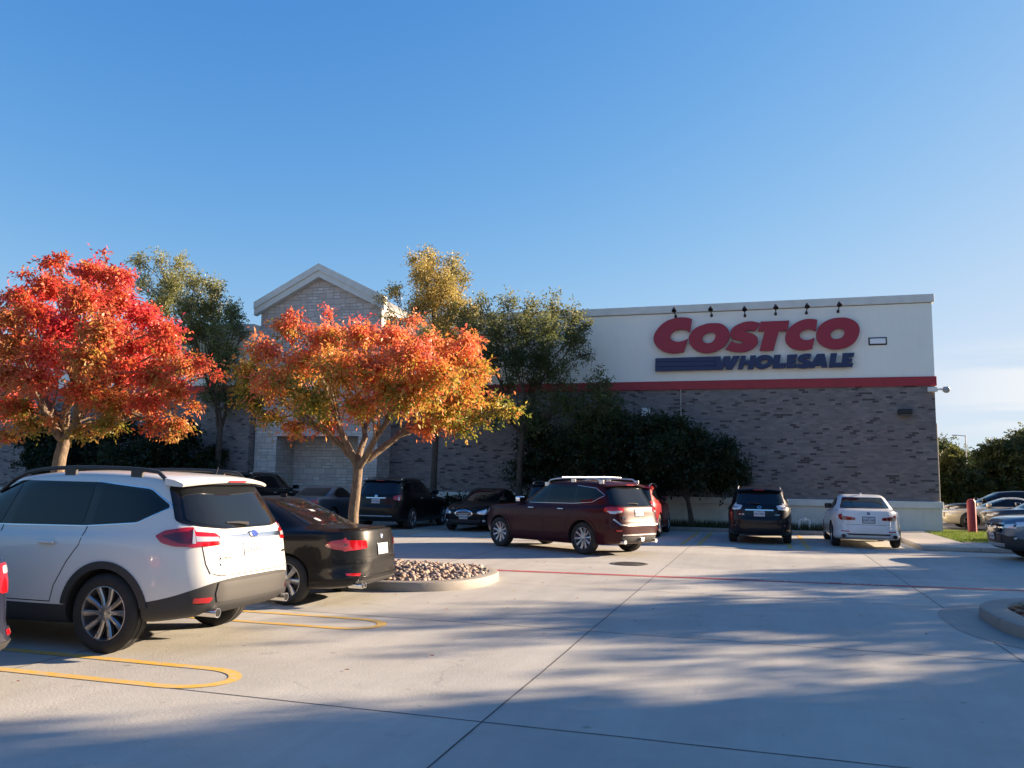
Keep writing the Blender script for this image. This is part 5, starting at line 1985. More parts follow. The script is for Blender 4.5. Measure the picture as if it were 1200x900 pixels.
def suv_side(c, side, glass=GLASS, pillar=BLKGLOSS, chrome_line=True, doors=True, quarter=True, dlo=None, zb=0.0):
    """windows, door shut lines and belt trim of an SUV, template coordinates"""
    fr = [(.96, 1.185), (-.02, 1.195), (-.10, 1.60), (.34, 1.575)]
    re = [(-.14, 1.198), (-1.06, 1.215), (-1.06, 1.605), (-.20, 1.607)]
    qu = [(-1.16, 1.218), (-1.66, 1.262), (-1.93, 1.40), (-1.70, 1.545), (-1.16, 1.60)]
    allp = dlo or [(1.03, 1.175), (-1.10, 1.20), (-1.68, 1.245), (-1.985, 1.40), (-1.73, 1.565), (-1.10, 1.625), (-.1, 1.632), (.36, 1.595)]
    base = c.panel('window_surround', allp, side, pillar, .003, .008, .06, r=.05)
    for nm, p in (('side_window', fr), ('side_window', re), ('quarter_window', qu)):
        c.panel(nm, p, side, glass, .006, .005, .06, r=.05)
    if chrome_line:
        c.line('window_trim', [(1.03, 1.172), (-1.10, 1.196), (-1.69, 1.240)] + [(-1.99, 1.395), (-1.99, 1.41)] + [(-1.73, 1.570), (-1.10, 1.63)], side, chrome_line if chrome_line is not True else CHROME, .010, .005)
    c.line('door_gap', [(1.05, 1.17), (1.08, 1.0), (1.06, .58), (.98, .46)], side, SEAM, .009)
    c.line('door_gap', [(-.06, 1.62), (-.06, 1.17), (-.10, .9), (-.10, .46)], side, SEAM, .009)
    c.line('door_gap', [(-1.10, 1.62), (-1.12, 1.2), (-1.10, 1.02), (-.98, .86), (-.84, .62), (-.80, .46)], side, SEAM, .009)
    c.line('door_gap', [(.98, .465), (-.80, .465)], side, SEAM, .009)


def sedan_side(c, side, glass=GLASS, trim=None):
    fr = [(.72, 1.02), (-.10, 1.025), (-.16, 1.325), (.08, 1.315)]
    re = [(-.20, 1.028), (-.78, 1.035), (-.92, 1.07), (-.96, 1.14), (-.72, 1.27), (-.50, 1.32), (-.22, 1.33)]
    c.panel('window_surround', [(.80, 1.008), (-.80, 1.02), (-.97, 1.06), (-1.03, 1.14), (-.76, 1.285), (-.50, 1.34), (-.1, 1.348), (.10, 1.335)], side, BLKGLOSS,   .004, .008, .05, r=.04)
    c.panel('side_window', fr, side, glass, .007, .005, .05, r=.04)
    c.panel('side_window', re, side, glass, .007, .005, .05, r=.04)
    if trim:
        c.line('window_trim', [(.82, 1.004), (-.80, 1.014), (-.98, 1.055), (-1.04, 1.14), (-.77, 1.29), (-.50, 1.345), (-.1, 1.353), (.12, 1.34)], side, trim, .014, .004)
    c.line('door_gap', [(.86, 1.0), (.88, .8), (.84, .5), (.76, .33)], side, SEAM, .008)
    c.line('door_gap', [(-.15, 1.01), (-.18, .8), (-.18, .33)], side, SEAM, .008)
    c.line('door_gap', [(-.96, 1.03), (-1.02, .96), (-.96, .80), (-.80, .64), (-.76, .33)], side, SEAM, .008)


def rear_glass_suv(c, poly=None):
    c.panel('window_surround', poly or [(-.76, 1.195), (-.40, 1.150), (.40, 1.150), (.76, 1.195), (.66, 1.615), (-.66, 1.615)], 'B', BLKGLOSS, .006, .012, .045, r=.05)
    return c.panel('rear_window', [(x * .93, 1.385 + (z - 1.385) * .90) for x, z in (poly or [(-.76, 1.195), (-.40, 1.150), (.40, 1.150), (.76, 1.195), (.66, 1.615), (-.66, 1.615)])], 'B', GLASSB, .010, .006, .045, r=.05)


def arch_trim(c, side, mat, w=.075, off=.014):
    """dark wheel arch lip around both wheels"""
    for ax in (c.ra, c.fa):
        tx, tz = ax / c.sx, (c.R + .01) / c.sz
        r0, r1 = c.R * 1.10 / c.sx, (c.R * 1.10 + w) / c.sx
        zmin = .46
        a0 = 8
        out = arc_pts(tx, tz, r1, a0, 180 - a0, 26)
        inn = arc_pts(tx, tz, r0, 180 - a0, a0, 26)
        # sample height with the real vertical scale
        pts = [(x, tz + (z - tz) * c.sx / c.sz) for x, z in out + inn]
        # the boolean opening removed the inner body, the lip is projected on the uncut shape
        c.panel('wheel_arch_trim', pts, side, mat, off, .03, .05)

# ------------------------------------------------------------------ white three-row SUV (nearest)
white = paint('pearl white paint', (0.62, 0.62, 0.60), 0.0, 0.32, .25, .7)


def mod_asc(r):
    for k, dz in ((0, .09), (1, .09), (2, .06)):
        r[k][0] += dz
        r[k][3] = 3


c = Car('suv', 'white SUV with black roof rails parked nearest, rear towards the aisle', 'car', SUV_T, 5.0, 1.93, 1.75, -1.42, 1.47, .378, (-7.50, 7.60), 180, white, BLKPLAS, (.262, 10, 'plain'), mod=mod_asc)
for sd in ('L', 'R'):
    suv_side(c, sd)
    arch_trim(c, sd, BLKPLAS, .07)
c.handles((-.72, .34), 1.03, white)
c.mirrors(.90, 1.18, white)
rear_glass_suv(c, [(-.78, 1.245), (-.62, 1.205), (-.40, 1.180), (.40, 1.180), (.62, 1.205), (.78, 1.245), (.67, 1.61), (-.67, 1.61)])
for sd in ('BL', 'BR'):
    o = c.panel('taillight', [(-.50, 1.125), (-.42, 1.175), (-.25, 1.205), (.06, 1.205), (.18, 1.165), (.36, 1.145), (.405, 1.095), (.385, 1.035), (.0, 1.02), (-.30, 1.03), (-.42, 1.06)], sd, LENSR, .012, .03, .05, r=.02)
    c.panel('reversing_lens', [(-.035, 1.185), (.075, 1.180), (.075, 1.055), (-.035, 1.055)], sd, LENSC, .016, .004, .04, o, .01)
    c.panel('light_bar', [(.095, 1.122), (.375, 1.108), (.375, 1.072), (.095, 1.072)], sd, LENSC, .016, .004, .05, o, .01)
    c.panel('side_lens', [(-.44, 1.125), (-.25, 1.165), (-.07, 1.17), (-.07, 1.06), (-.25, 1.055)], sd, LENSRD, .015, .004, .05, o, .02)
    c.panel('reflector', [(.06, .545), (.28, .55), (.26, .50), (.05, .50)], sd, LENSR, .012, .01, .05, None, .015)
c.panel('chrome_bar', [(-.52, 1.118), (.52, 1.118), (.52, 1.072), (-.52, 1.072)], 'B', CHROME, .018, .02, .06, r=.01)
m = c.frame_at('B', 0, 1.112, .026)
o = lathe('badge', [(0, .004), (.030, .004), (.033, .002), (.033, -.004)], CHROME, c.root, seg=28)
o.data.transform(m @ Matrix.Diagonal((2.0, 1.15, 1, 1)))
b = lathe('badge_oval', [(0, .0055), (.027, .0055), (.027, .003)], BADGEBLUE, o, seg=28)
b.data.transform(m @ Matrix.Diagonal((2.0, 1.15, 1, 1)))
bm = bmesh.new()
for (x, y, r) in ((-.032, .004, .007), (-.01, .012, .004), (.012, .014, .004), (.03, .006, .004), (.018, -.010, .004), (-.006, -.012, .004)):
    bmesh.ops.create_circle(bm, cap_ends=True, segments=8, radius=r, matrix=m @ Matrix.Translation((x, y, .0068)))
from_bm('badge_stars', bm, CHROME, o)
c.line('tailgate_gap', [(.70, 1.03), (.685, .86), (.66, .77), (.56, .745), (-.56, .745), (-.66, .77), (-.685, .86), (-.70, 1.03)], 'B', SEAM, .009)
c.plate(.02, .965, 'RPA-6976', ink=pmat('plate ink grey', (.09, .10, .15), .6))
for txt, u, v, sz in (('ASCENT', .47, .905, .036), ('SUBARU', .46, .845, .042), ('LIMITED', -.58, .905, .030)):
    m = c.frame_at('B', u, v, .006)
    lettering(txt, sz, INK, c.root, m, .006, 'badge_lettering', bold=.0006, space=1.15)
c.panel('bumper_step', [(-.58, .685), (.58, .685), (.60, .58), (.58, .50), (-.58, .50), (-.60, .58)], 'B', pmat('bumper grey', (.045, .044, .043), .5), .010, .02, .07, r=.015)

for sd in (1, -1):
    tube('exhaust_tip', [(-2.25, sd * .60, .40), (-2.475, sd * .60, .40)], [.042, .046], CHROME, c.root, 16)
    tube('exhaust_bore', [(-2.38, sd * .60, .40), (-2.478, sd * .60, .40)], [.034, .036], WELL, c.root, 16)
c.rails(.25, -1.92, BLKPLAS, .66, .065, (0, .42, .80, 1), .021)
c.spoiler(-1.86, -2.20, .71, 1.715, 1.668, white)
c.wiper(.02, 1.205, .34, 1.235)
tube('roof_aerial', [(-1.78, -.2, 1.72), (-1.80, -.2, 1.80)], .006, BLKPLAS, c.root, 6)
c.panel('fuel_flap', [(-1.72, 1.0), (-1.54, 1.0), (-1.54, .84), (-1.72, .84)], 'R', white, .003, .006, .05, r=.03)
c.panel('windscreen', [(-.66, 1.14), (.66, 1.14), (.58, 1.57), (-.58, 1.57)], 'F', GLASS, .004, .006, .08, r=.05)
for sd in ('FL', 'FR'):
    c.panel('headlight', [(-.42, .86), (-.35, .93), (.02, .90), (.36, .84), (.36, .77), (0, .78)], sd, LENSH, .01, .02, .06, r=.02)
c.panel('grille', [(-.48, .88), (.48, .88), (.42, .62), (-.42, .62)], 'F', BLKGLOSS, .012, .02, .07, r=.05)

# ------------------------------------------------------------------ black sedan beside it
blk = paint('black paint', (0.006, 0.006, 0.007), 0.0, 0.35, .06, .35)
c = Car('sedan', 'black sedan parked beside the rock island with its red tail lights towards the aisle', 'car', SED_T, 4.63, 1.81, 1.43, -1.275, 1.535, .325, (-7.445, 10.86), 180, blk, None, (.238, 7, 'wide'))
for sd in ('L', 'R'):
    sedan_side(c, sd, trim=BLKGLOSS)
    c.line('character_line', [(-1.9, .80), (-.5, .775), (1.5, .72)], sd, blk, .03, .006)
c.handles((-.66, .36), .80, blk)
c.mirrors(.62, 1.0, blk)
c.panel('rear_window', [(-.60, 1.06), (.60, 1.06), (.50, 1.345), (-.50, 1.345)], 'B', GLASSB, .004, .006, .05, r=.05)
for sd in ('BL', 'BR'):
    o = c.panel('taillight', [(-.42, .80), (-.36, .86), (-.10, .905), (.06, .91), (.18, .875), (.43, .865), (.435, .765), (.20, .735), (-.05, .725), (-.30, .755)], sd, LENSR, .012, .03, .05, r=.02)
    c.panel('light_bar', [(-.10, .835), (.16, .83), (.16, .80), (-.10, .80)], sd, LENSRD, .016, .004, .05, o)
    c.panel('reflector', [(.02, .44), (.30, .44), (.28, .405), (.04, .405)], sd, LENSR, .010, .01, .05, None, .01)
c.plate(0, .735, '', frame=BLKGLOSS)
m = c.frame_at('B', 0, .905, .004)
b = lathe('badge', [(0, .004), (.034, .004), (.041, .003), (.042, 0)], CHROME, c.root, seg=24)
b.data.transform(m)
for k in range(4):
    bm = bmesh.new()
    ps = [(0, 0)] + [(.028 * math.cos(PI / 2 * (k + i / 5)), .028 * math.sin(PI / 2 * (k + i / 5))) for i in range(6)]
    bm.faces.new([bm.verts.new(m @ Vector((x, y, .006))) for x, y in ps])
    from_bm('badge_quarter', bm, BADGEBLUE if k % 2 else PLATE, b)
c.line('boot_gap', [(.66, .985), (.64, .70), (.56, .645), (-.56, .645), (-.64, .70), (-.66, .985)], 'B', SEAM, .009)
c.line('bumper_crease', [(-.80, .60), (-.5, .585), (.5, .585), (.80, .60)], 'B', blk, .035, .012)
c.line('bumper_crease', [(-.78, .40), (-.5, .375), (.5, .375), (.78, .40)], 'B', blk, .04, .014)
c.panel('diffuser', [(-.62, .345), (.62, .345), (.56, .235), (-.56, .235)], 'B', BLKPLAS, .006, .02, .07, r=.03)
for y in (.50, .585):
    tube('exhaust_tip', [(-2.1, y, .275), (-2.30, y, .275)], [.034, .036], CHROME, c.root, 14)
    tube('exhaust_bore', [(-2.2, y, .275), (-2.302, y, .275)], [.027, .028], WELL, c.root, 14)
c.line('trunk_lip', [(-2.16 + .22 * abs(y / .62) ** 3, y) for y in [-.62 + 1.24 * i / 16 for i in range(17)]], 'T', blk, .05, .014, .02)
o = c.panel('rear_shelf_paper', [(.0, 1.22), (.10, 1.225), (.10, 1.245), (.0, 1.24)], 'B', PLATE, .007, .003, .04)
c.panel('window_sticker', [(.28, 1.10), (.36, 1.10), (.37, 1.135), (.29, 1.14)], 'B', PLATE, .007, .003, .04, r=.02)
box('roof_fin', (-.72, -.018, 1.415), (-.62, .018, 1.465), blk, c.root, .01)
c.panel('windscreen', [(-.60, 1.0), (.60, 1.0), (.48, 1.34), (-.48, 1.34)], 'F', GLASS, .004, .006, .08, r=.05)
for sd in ('FL', 'FR'):
    c.panel('headlight', [(-.40, .72), (-.30, .76), (.05, .74), (.30, .70), (.30, .62), (0, .62)], sd, LENSH, .01, .02, .06, r=.02)

# ------------------------------------------------------------------ maroon SUV crossing the aisle
mar = paint('maroon paint', (0.034, 0.002, 0.006), 0.1, 0.4, .05, .25)


def mod_jeep(r):
    for k in (6, 7, 8):
        r[k][2] += .05                    # high square bonnet
    r[7][5] += .10
    for k in (9, 10, 11, 12, 13, 14):
        r[k][4] += .02
        r[k][6] += .02
    for k in (11, 12, 13, 14):
        r[k][0] += .03
        r[k][2] += .025
    for k in range(3, 8):
        r[k][7] = 6.5
        r[k][8] = 4.6


c = Car('suv', 'maroon SUV with silver roof rails driving across the aisle', 'car', SUV_T, 4.82, 1.94, 1.75, -1.38, 1.535, .385, (-4.84, 21.08), 150, mar, None, (.262, 10, 'wide'), mod=mod_jeep)
SILV = pmat('satin silver', (.62, .62, .62), .3, .9)
for sd in ('L', 'R'):
    suv_side(c, sd, chrome_line=SILV)
    arch_trim(c, sd, mar, .06, .012)
c.handles((-.72, .34), 1.05, SILV)
c.mirrors(.90, 1.18, CHROME)
rear_glass_suv(c)
for sd in ('BL', 'BR'):
    o = c.panel('taillight', [(-.32, 1.13), (-.10, 1.15), (.20, 1.13), (.38, 1.11), (.36, 1.03), (.16, .98), (-.16, .98), (-.34, 1.04)], sd, LENSR, .014, .03, .05, r=.03)
    c.panel('reversing_lens', [(-.28, 1.045), (.0, 1.04), (.33, 1.055), (.30, 1.015), (.12, .985), (-.15, .985)], sd, LENSC, .018, .004, .05, o, .02)
    c.panel('reflector', [(.10, .62), (.26, .62), (.26, .585), (.10, .585)], sd, LENSR, .012, .01, .05)
c.plate(0, 1.0, 'KXR-4471', frame=CHROME)
c.line('tailgate_gap', [(.68, 1.1), (.66, .86), (.60, .79), (-.60, .79), (-.66, .86), (-.68, 1.1)], 'B', SEAM, .009)
c.line('bumper_trim', [(.80, .86), (.68, .735), (.5, .72), (-.5, .72), (-.68, .735), (-.80, .86)], 'B', SILV, .03, .016)
c.panel('rear_valance', [(-.66, .46), (.66, .46), (.58, .33), (-.58, .33)], 'B', BLKPLAS, .01, .02, .07, r=.04)
c.line('valance_trim', [(.62, .50), (-.62, .50)], 'B', SILV, .03, .02)
box('tow_hitch', (-2.46, -.06, .34), (-2.30, .06, .43), SILV, c.root, .01)
for sd in (1, -1):
    tube('exhaust_tip', [(-2.2, sd * .58, .34), (-2.41, sd * .58, .34)], [.044, .048], CHROME, c.root, 14)
m = c.frame_at('B', .55, .90, .006)
lettering('Jeep', .07, CHROME, c.root, m, .006, 'badge_lettering', bold=.001)
c.rails(.10, -1.85, SILV, .66, .085, (0, .02, .5, .98, 1), .022)
for x in (-.45, -1.25):
    p, n = c.hit('T', x, 0)
    tube('crossbar', [(x, -.66, p.z + .085), (x, 0, p.z + .095), (x, .66, p.z + .085)], .016, SILV, c.root, 8)
c.spoiler(-1.86, -2.16, .70, 1.72, 1.672, mar)
c.wiper(-.02, 1.19, .34, 1.215)
c.panel('windscreen', [(-.66, 1.16), (.66, 1.16), (.58, 1.57), (-.58, 1.57)], 'F', GLASS, .004, .006, .08, r=.05)
for sd in ('FL', 'FR'):
    c.panel('headlight', [(-.30, .90), (-.20, .98), (.05, .98), (.36, .96), (.36, .86), (0, .86)], sd, LENSH, .01, .02, .06, r=.02)
c.panel('grille', [(-.46, .97), (.46, .97), (.44, .80), (-.44, .80)], 'F', CHROME, .012, .02, .07, r=.03)

# ------------------------------------------------------------------ dark blue crossover by the wall
navy = paint('midnight blue paint', (0.005, 0.006, 0.010), 0.1, 0.35, .06, .4)


def mod_rx(r):
    for k in range(8, 15):
        r[k][6] -= .02
        r[k][4] += .05 * (k - 7) / 4


c = Car('crossover', 'dark blue crossover with clear tail lamps facing the wall, left of the white sedan', 'car', SUV_T, 4.74, 1.845, 1.66, -1.32, 1.40, .365, (-0.09, 27.60), 90, navy, None, (.24, 5, 'wide'), mod=mod_rx)
for sd in ('L', 'R'):
    suv_side(c, sd, chrome_line=False)
c.handles((-.72, .34), 1.03, navy)
c.mirrors(.90, 1.18, navy)
rear_glass_suv(c, [(-.74, 1.225), (-.40, 1.19), (.40, 1.19), (.74, 1.225), (.62, 1.615), (-.62, 1.615)])
for sd in ('BL', 'BR'):
    o = c.panel('taillight', [(-.26, 1.24), (.10, 1.21), (.42, 1.17), (.36, 1.05), (.10, 1.03), (-.20, 1.05)], sd, LENSC, .012, .03, .05, r=.03)
    c.panel('red_lens', [(-.18, 1.14), (.28, 1.12), (.28, 1.095), (-.16, 1.10)], sd, LENSRD, .016, .004, .05, o)
    c.panel('reflector', [(.06, .60), (.22, .60), (.22, .55), (.06, .55)], sd, LENSRD, .012, .01, .05, None, .01)
c.panel('chrome_bar', [(-.40, 1.055), (.40, 1.055), (.42, 1.022), (-.42, 1.022)], 'B', CHROME, .016, .02, .06)
c.plate(0, .925, 'BZ5-W8L', off=.014)
m = c.frame_at('B', 0, 1.125, .004)
b = lathe('badge', [(.036, -.003), (.046, -.003), (.046, .004), (.036, .004)], CHROME, c.root, seg=20, closed=True)
b.data.transform(m @ Matrix.Diagonal((1.3, 1, 1, 1)))
box('badge_bar', (-.02, -.03, 0), (-.008, .012, .004), CHROME, b, 0, 2, m)
box('badge_foot', (-.02, -.03, 0), (.03, -.018, .0045), CHROME, b, 0, 2, m)
c.line('tailgate_gap', [(.72, 1.05), (.70, .80), (.62, .735), (-.62, .735), (-.70, .80), (-.72, 1.05)], 'B', SEAM, .009)
c.line('bumper_crease', [(-.80, .70), (-.5, .69), (.5, .69), (.80, .70)], 'B', navy, .04, .012)
for txt, u in (('RX 350', .52), ('LEXUS', -.52)):
    lettering(txt, .05, CHROME, c.root, c.frame_at('B', u, .90, .005), .005, 'badge_lettering')
c.rails(.15, -1.80, SILV, .63, .03, (0, .06, .94, 1), .013)
c.spoiler(-1.84, -2.14, .66, 1.712, 1.668, navy)
c.wiper(-.02, 1.215, .34, 1.24)
c.panel('windscreen', [(-.64, 1.14), (.64, 1.14), (.56, 1.57), (-.56, 1.57)], 'F', GLASS, .004, .006, .08, r=.05)

# ------------------------------------------------------------------ white sedan by the wall
white2 = paint('alpine white paint', (0.66, 0.67, 0.68), 0.0, 0.3, .2, .7)
c = Car('sedan', 'white sedan with slim dark red tail lamps parked facing the wall beside the sidewalk', 'car', SED_T, 4.94, 1.87, 1.48, -1.37, 1.605, .345, (2.80, 27.40), 90, white2, None, (.25, 10, 'plain'))
for sd in ('L', 'R'):
    sedan_side(c, sd, trim=CHROME)
c.handles((-.66, .36), .80, white2)
c.mirrors(.62, 1.0, BLKGLOSS)
c.panel('rear_window', [(-.64, 1.055), (.64, 1.055), (.52, 1.345), (-.52, 1.345)], 'B', GLASSB, .004, .006, .05, r=.04)
for sd in ('BL', 'BR'):
    o = c.panel('taillight', [(-.30, .86), (-.22, .905), (.10, .90), (.20, .865), (.52, .825), (.52, .755), (.10, .745), (-.22, .775)], sd, LENSR, .012, .03, .05, r=.015)
    c.panel('dark_lens', [(.12, .865), (.20, .845), (.50, .81), (.50, .765), (.12, .76)], sd, LENSRD, .016, .004, .05, o)
    c.panel('reflector', [(.08, .47), (.36, .47), (.36, .445), (.08, .445)], sd, LENSR, .010, .01, .05)
c.plate(0, .765, 'KWP-1187', frame=BLKGLOSS)
m = c.frame_at('B', 0, .935, .004)
b = lathe('badge', [(0, .004), (.034, .004), (.041, .003), (.042, 0)], INK, c.root, seg=24)
b.data.transform(m)
for k in range(4):
    bm = bmesh.new()
    ps = [(0, 0)] + [(.028 * math.cos(PI / 2 * (k + i / 5)), .028 * math.sin(PI / 2 * (k + i / 5))) for i in range(6)]
    bm.faces.new([bm.verts.new(m @ Vector((x, y, .006))) for x, y in ps])
    from_bm('badge_quarter', bm, BADGEBLUE if k % 2 else PLATE, b)
c.line('boot_gap', [(.66, .99), (.62, .68), (.54, .64), (-.54, .64), (-.62, .68), (-.66, .99)], 'B', SEAM, .008)
c.panel('diffuser', [(-.56, .405), (.56, .405), (.50, .365), (-.50, .365)], 'B', BLKPLAS, .008, .02, .07, r=.01)
c.panel('lower_valance', [(-.72, .295), (.72, .295), (.66, .225), (-.66, .225)], 'B', BLKPLAS, .008, .02, .07, r=.03)
for sd in (1, -1):
    tube('exhaust_tip', [(-2.2, sd * .66, .345), (-2.475, sd * .66, .345)], [.05, .055], BLKGLOSS, c.root, 14)
c.line('trunk_lip', [(-2.16 + .22 * abs(y / .62) ** 3, y) for y in [-.62 + 1.24 * i / 16 for i in range(17)]], 'T', white2, .05, .012, .02)
box('roof_fin', (-.70, -.02, 1.475), (-.60, .02, 1.53), white2, c.root, .01)
c.panel('windscreen', [(-.60, 1.0), (.60, 1.0), (.48, 1.34), (-.48, 1.34)], 'F', GLASS, .004, .006, .08, r=.05)

# ------------------------------------------------------------------ blue grey SUV entering at the right
bgrey = paint('blue grey paint', (0.13, 0.165, 0.21), 0.4, 0.28, .15)
c = Car('suv', 'blue grey SUV nosing in at the right picture edge, headlights and grille showing', 'car', SUV_T, 4.94, 1.99, 1.78, -1.40, 1.42, .38, (7.86, 23.45), 186, bgrey, BLKPLAS, (.25, 10, 'plain'))
for sd in ('L', 'R'):
    suv_side(c, sd)
    arch_trim(c, sd, BLKPLAS, .06)
c.handles((-.72, .34), 1.03, CHROME)
c.mirrors(.90, 1.18, bgrey)
rear_glass_suv(c)
c.panel('windscreen', [(-.66, 1.14), (.66, 1.14), (.58, 1.57), (-.58, 1.57)], 'F', GLASS, .004, .006, .08, r=.05)
for sd in ('FL', 'FR'):
    o = c.panel('headlight', [(-.56, .90), (-.46, .925), (-.10, .90), (.36, .85), (.36, .765), (.0, .765), (-.30, .82)], sd, LENSH, .012, .02, .05, r=.02)
    c.panel('lamp_reflector', [(-.06, .88), (.20, .85), (.20, .79), (-.04, .79)], sd, pmat('lamp inner', (.10, .11, .12), .1, .5), .016, .004, .05, o, .02)
    o = c.panel('fog_light_trim', [(-.16, .60), (.26, .585), (.26, .44), (.0, .44), (-.14, .50)], sd, BLKPLAS, .014, .02, .05, r=.03)
    c.panel('fog_light', [(-.10, .575), (.20, .555), (.20, .51), (-.08, .525)], sd, LENSH, .02, .008, .05, o, .01)
o = c.panel('grille', [(-.54, .885), (.54, .885), (.48, .66), (-.48, .66)], 'F', BLKGLOSS, .014, .02, .06, r=.05)
for z in (.855, .77):
    c.line('grille_bar', [(-.55, z), (0, z + .01), (.55, z)], 'F', CHROME, .045, .028, .02, .06, o)
c.panel('lower_grille', [(-.46, .60), (.46, .60), (.42, .44), (-.42, .44)], 'F', BLKPLAS, .014, .02, .06, r=.03)
c.panel('skid_plate', [(-.50, .40), (.50, .40), (.44, .32), (-.44, .32)], 'F', SILV, .012, .02, .06, r=.02)
c.block('badge', 'F', 0, .81, (.12, .10, .014), CHROME, .04, .01)
c.plate(0, .56, 'JTM-2094', 'F', BLKGLOSS, off=.03)
c.line('bonnet_gap', [(-.80, 1.03), (-.4, 1.0), (.4, 1.0), (.80, 1.03)], 'F', SEAM, .009)

# ------------------------------------------------------------------ dark car at the left edge
ink = paint('ink blue paint', (0.020, 0.026, 0.055), 0.4, 0.3)
c = Car('sedan', 'dark blue car at the left picture edge, only its tail lamp corner showing', 'car', SED_T, 4.7, 1.84, 1.45, -1.30, 1.45, .335, (-8.09, 4.80), 180, ink, None, (.24, 10, 'plain'))
for sd in ('L', 'R'):
    sedan_side(c, sd)
c.mirrors(.62, 1.0, ink)
c.panel('rear_window', [(-.60, 1.06), (.60, 1.06), (.50, 1.345), (-.50, 1.345)], 'B', GLASSB, .004, .006, .05, r=.05)
for sd in ('BL', 'BR'):
    o = c.panel('taillight', [(-.30, .90), (-.10, .965), (.40, .965), (.46, .90), (.40, .74), (.05, .72), (-.15, .76)], sd, LENSR, .014, .03, .05, r=.03)
    c.panel('reversing_lens', [(-.12, .945), (.36, .945), (.36, .885), (-.12, .885)], sd, LENSC, .018, .004, .05, o, .02)
    c.panel('reflector', [(.06, .45), (.30, .45), (.30, .41), (.06, .41)], sd, LENSR, .010, .01, .05)
c.panel('lower_valance', [(-.70, .36), (.70, .36), (.64, .24), (-.64, .24)], 'B', BLKPLAS, .008, .02, .07, r=.03)

# ------------------------------------------------------------------ the row along the wall in the building's shade
black2 = paint('deep black paint', (0.005, 0.005, 0.006), 0.0, 0.35, .05, .35)


def wall_suv(label, x, y, paint_m, L, W, H, plate, red=True, hd=90, chrome_line=CHROME, rim=(.25, 5, 'double')):
    c = Car('suv', label, 'car', SUV_T, L, W, H, -L * .28, L * .30, .37, (x, y), hd, paint_m, None, rim)
    for sd in ('L', 'R'):
        suv_side(c, sd, chrome_line=chrome_line)
    c.handles((-.72, .34), 1.04, chrome_line or paint_m)
    c.mirrors(.90, 1.18, paint_m)
    rear_glass_suv(c)
    for sd in ('BL', 'BR'):
        o = c.panel('taillight', [(-.28, 1.16), (.02, 1.165), (.30, 1.13), (.30, 1.02), (.02, .96), (-.20, 1.0)], sd, LENSRD if not red else LENSR, .012, .03, .06, r=.03)
        c.panel('reversing_lens', [(-.06, 1.10), (.06, 1.10), (.06, .99), (-.06, .99)], sd, LENSC, .016, .004, .05, o, .02)
    c.plate(0, .955, plate)
    c.panel('chrome_bar', [(-.36, 1.075), (.36, 1.075), (.36, 1.045), (-.36, 1.045)], 'B', CHROME, .016, .02, .06)
    c.block('badge', 'B', 0, 1.125, (.11, .07, .012), CHROME, .01, .01)
    c.line('tailgate_gap', [(.70, 1.05), (.68, .80), (.60, .745), (-.60, .745), (-.68, .80), (-.70, 1.05)], 'B', SEAM, .009)
    c.line('bumper_trim', [(-.60, .46), (.60, .46)], 'B', CHROME, .035, .012)
    c.rails(.15, -1.88, SILV, .65, .05, (0, .06, .94, 1), .018)
    c.spoiler(-1.84, -2.14, .69, 1.712, 1.668, paint_m)
    c.panel('windscreen', [(-.66, 1.14), (.66, 1.14), (.58, 1.57), (-.58, 1.57)], 'F', GLASS, .004, .006, .08, r=.05)
    return c


wall_suv('black SUV with chrome tail trim parked in the shade right of the orange tree trunk', -12.6, 28.35, black2, 5.0, 1.96, 1.76, 'CHV-6062')
wall_suv('dark grey SUV mostly hidden behind the front of the maroon SUV', -6.65, 28.55, paint('graphite paint', (.008, .008, .009), .1, .35, .05, .35), 4.8, 1.90, 1.70, 'MTR-3310')
wall_suv('bright red SUV sticking out behind the tail of the maroon SUV', -4.1, 28.65, paint('red paint car', (.24, .009, .013), .1, .35, .1, .6), 4.75, 1.90, 1.68, 'LPD-7725', chrome_line=False)
c = wall_suv('tall black SUV parked farthest left in the shade, behind the white SUV roof', -18.75, 28.6, paint('jet black paint', (.005, .005, .005), .0, .35, .05, .35), 5.3, 2.0, 1.90, 'DFN-1958')

gsil = paint('grey blue paint', (0.115, 0.135, 0.16), 0.5, 0.3)
c = Car('sedan', 'grey blue sedan with small red tail lamps in the shade behind the black sedan roof', 'car', SED_T, 4.75, 1.83, 1.44, -1.30, 1.47, .33, (-15.55, 28.1), 90, gsil, None, (.235, 5, 'double'))
for sd in ('L', 'R'):
    sedan_side(c, sd)
c.handles((-.66, .36), .80, gsil)
c.mirrors(.62, 1.0, gsil)
c.panel('rear_window', [(-.62, 1.055), (.62, 1.055), (.52, 1.345), (-.52, 1.345)], 'B', GLASSB, .004, .006, .05, r=.05)
for sd in ('BL', 'BR'):
    c.panel('taillight', [(-.22, .93), (.10, .955), (.36, .93), (.34, .78), (.05, .76), (-.16, .80)], sd, LENSR, .012, .03, .05, r=.03)
c.plate(0, .80, 'BKC-5536')
c.line('boot_gap', [(.62, .985), (.58, .68), (.5, .64), (-.5, .64), (-.58, .68), (-.62, .985)], 'B', SEAM, .008)
c.panel('windscreen', [(-.60, 1.0), (.60, 1.0), (.48, 1.34), (-.48, 1.34)], 'F', GLASS, .004, .006, .08, r=.05)

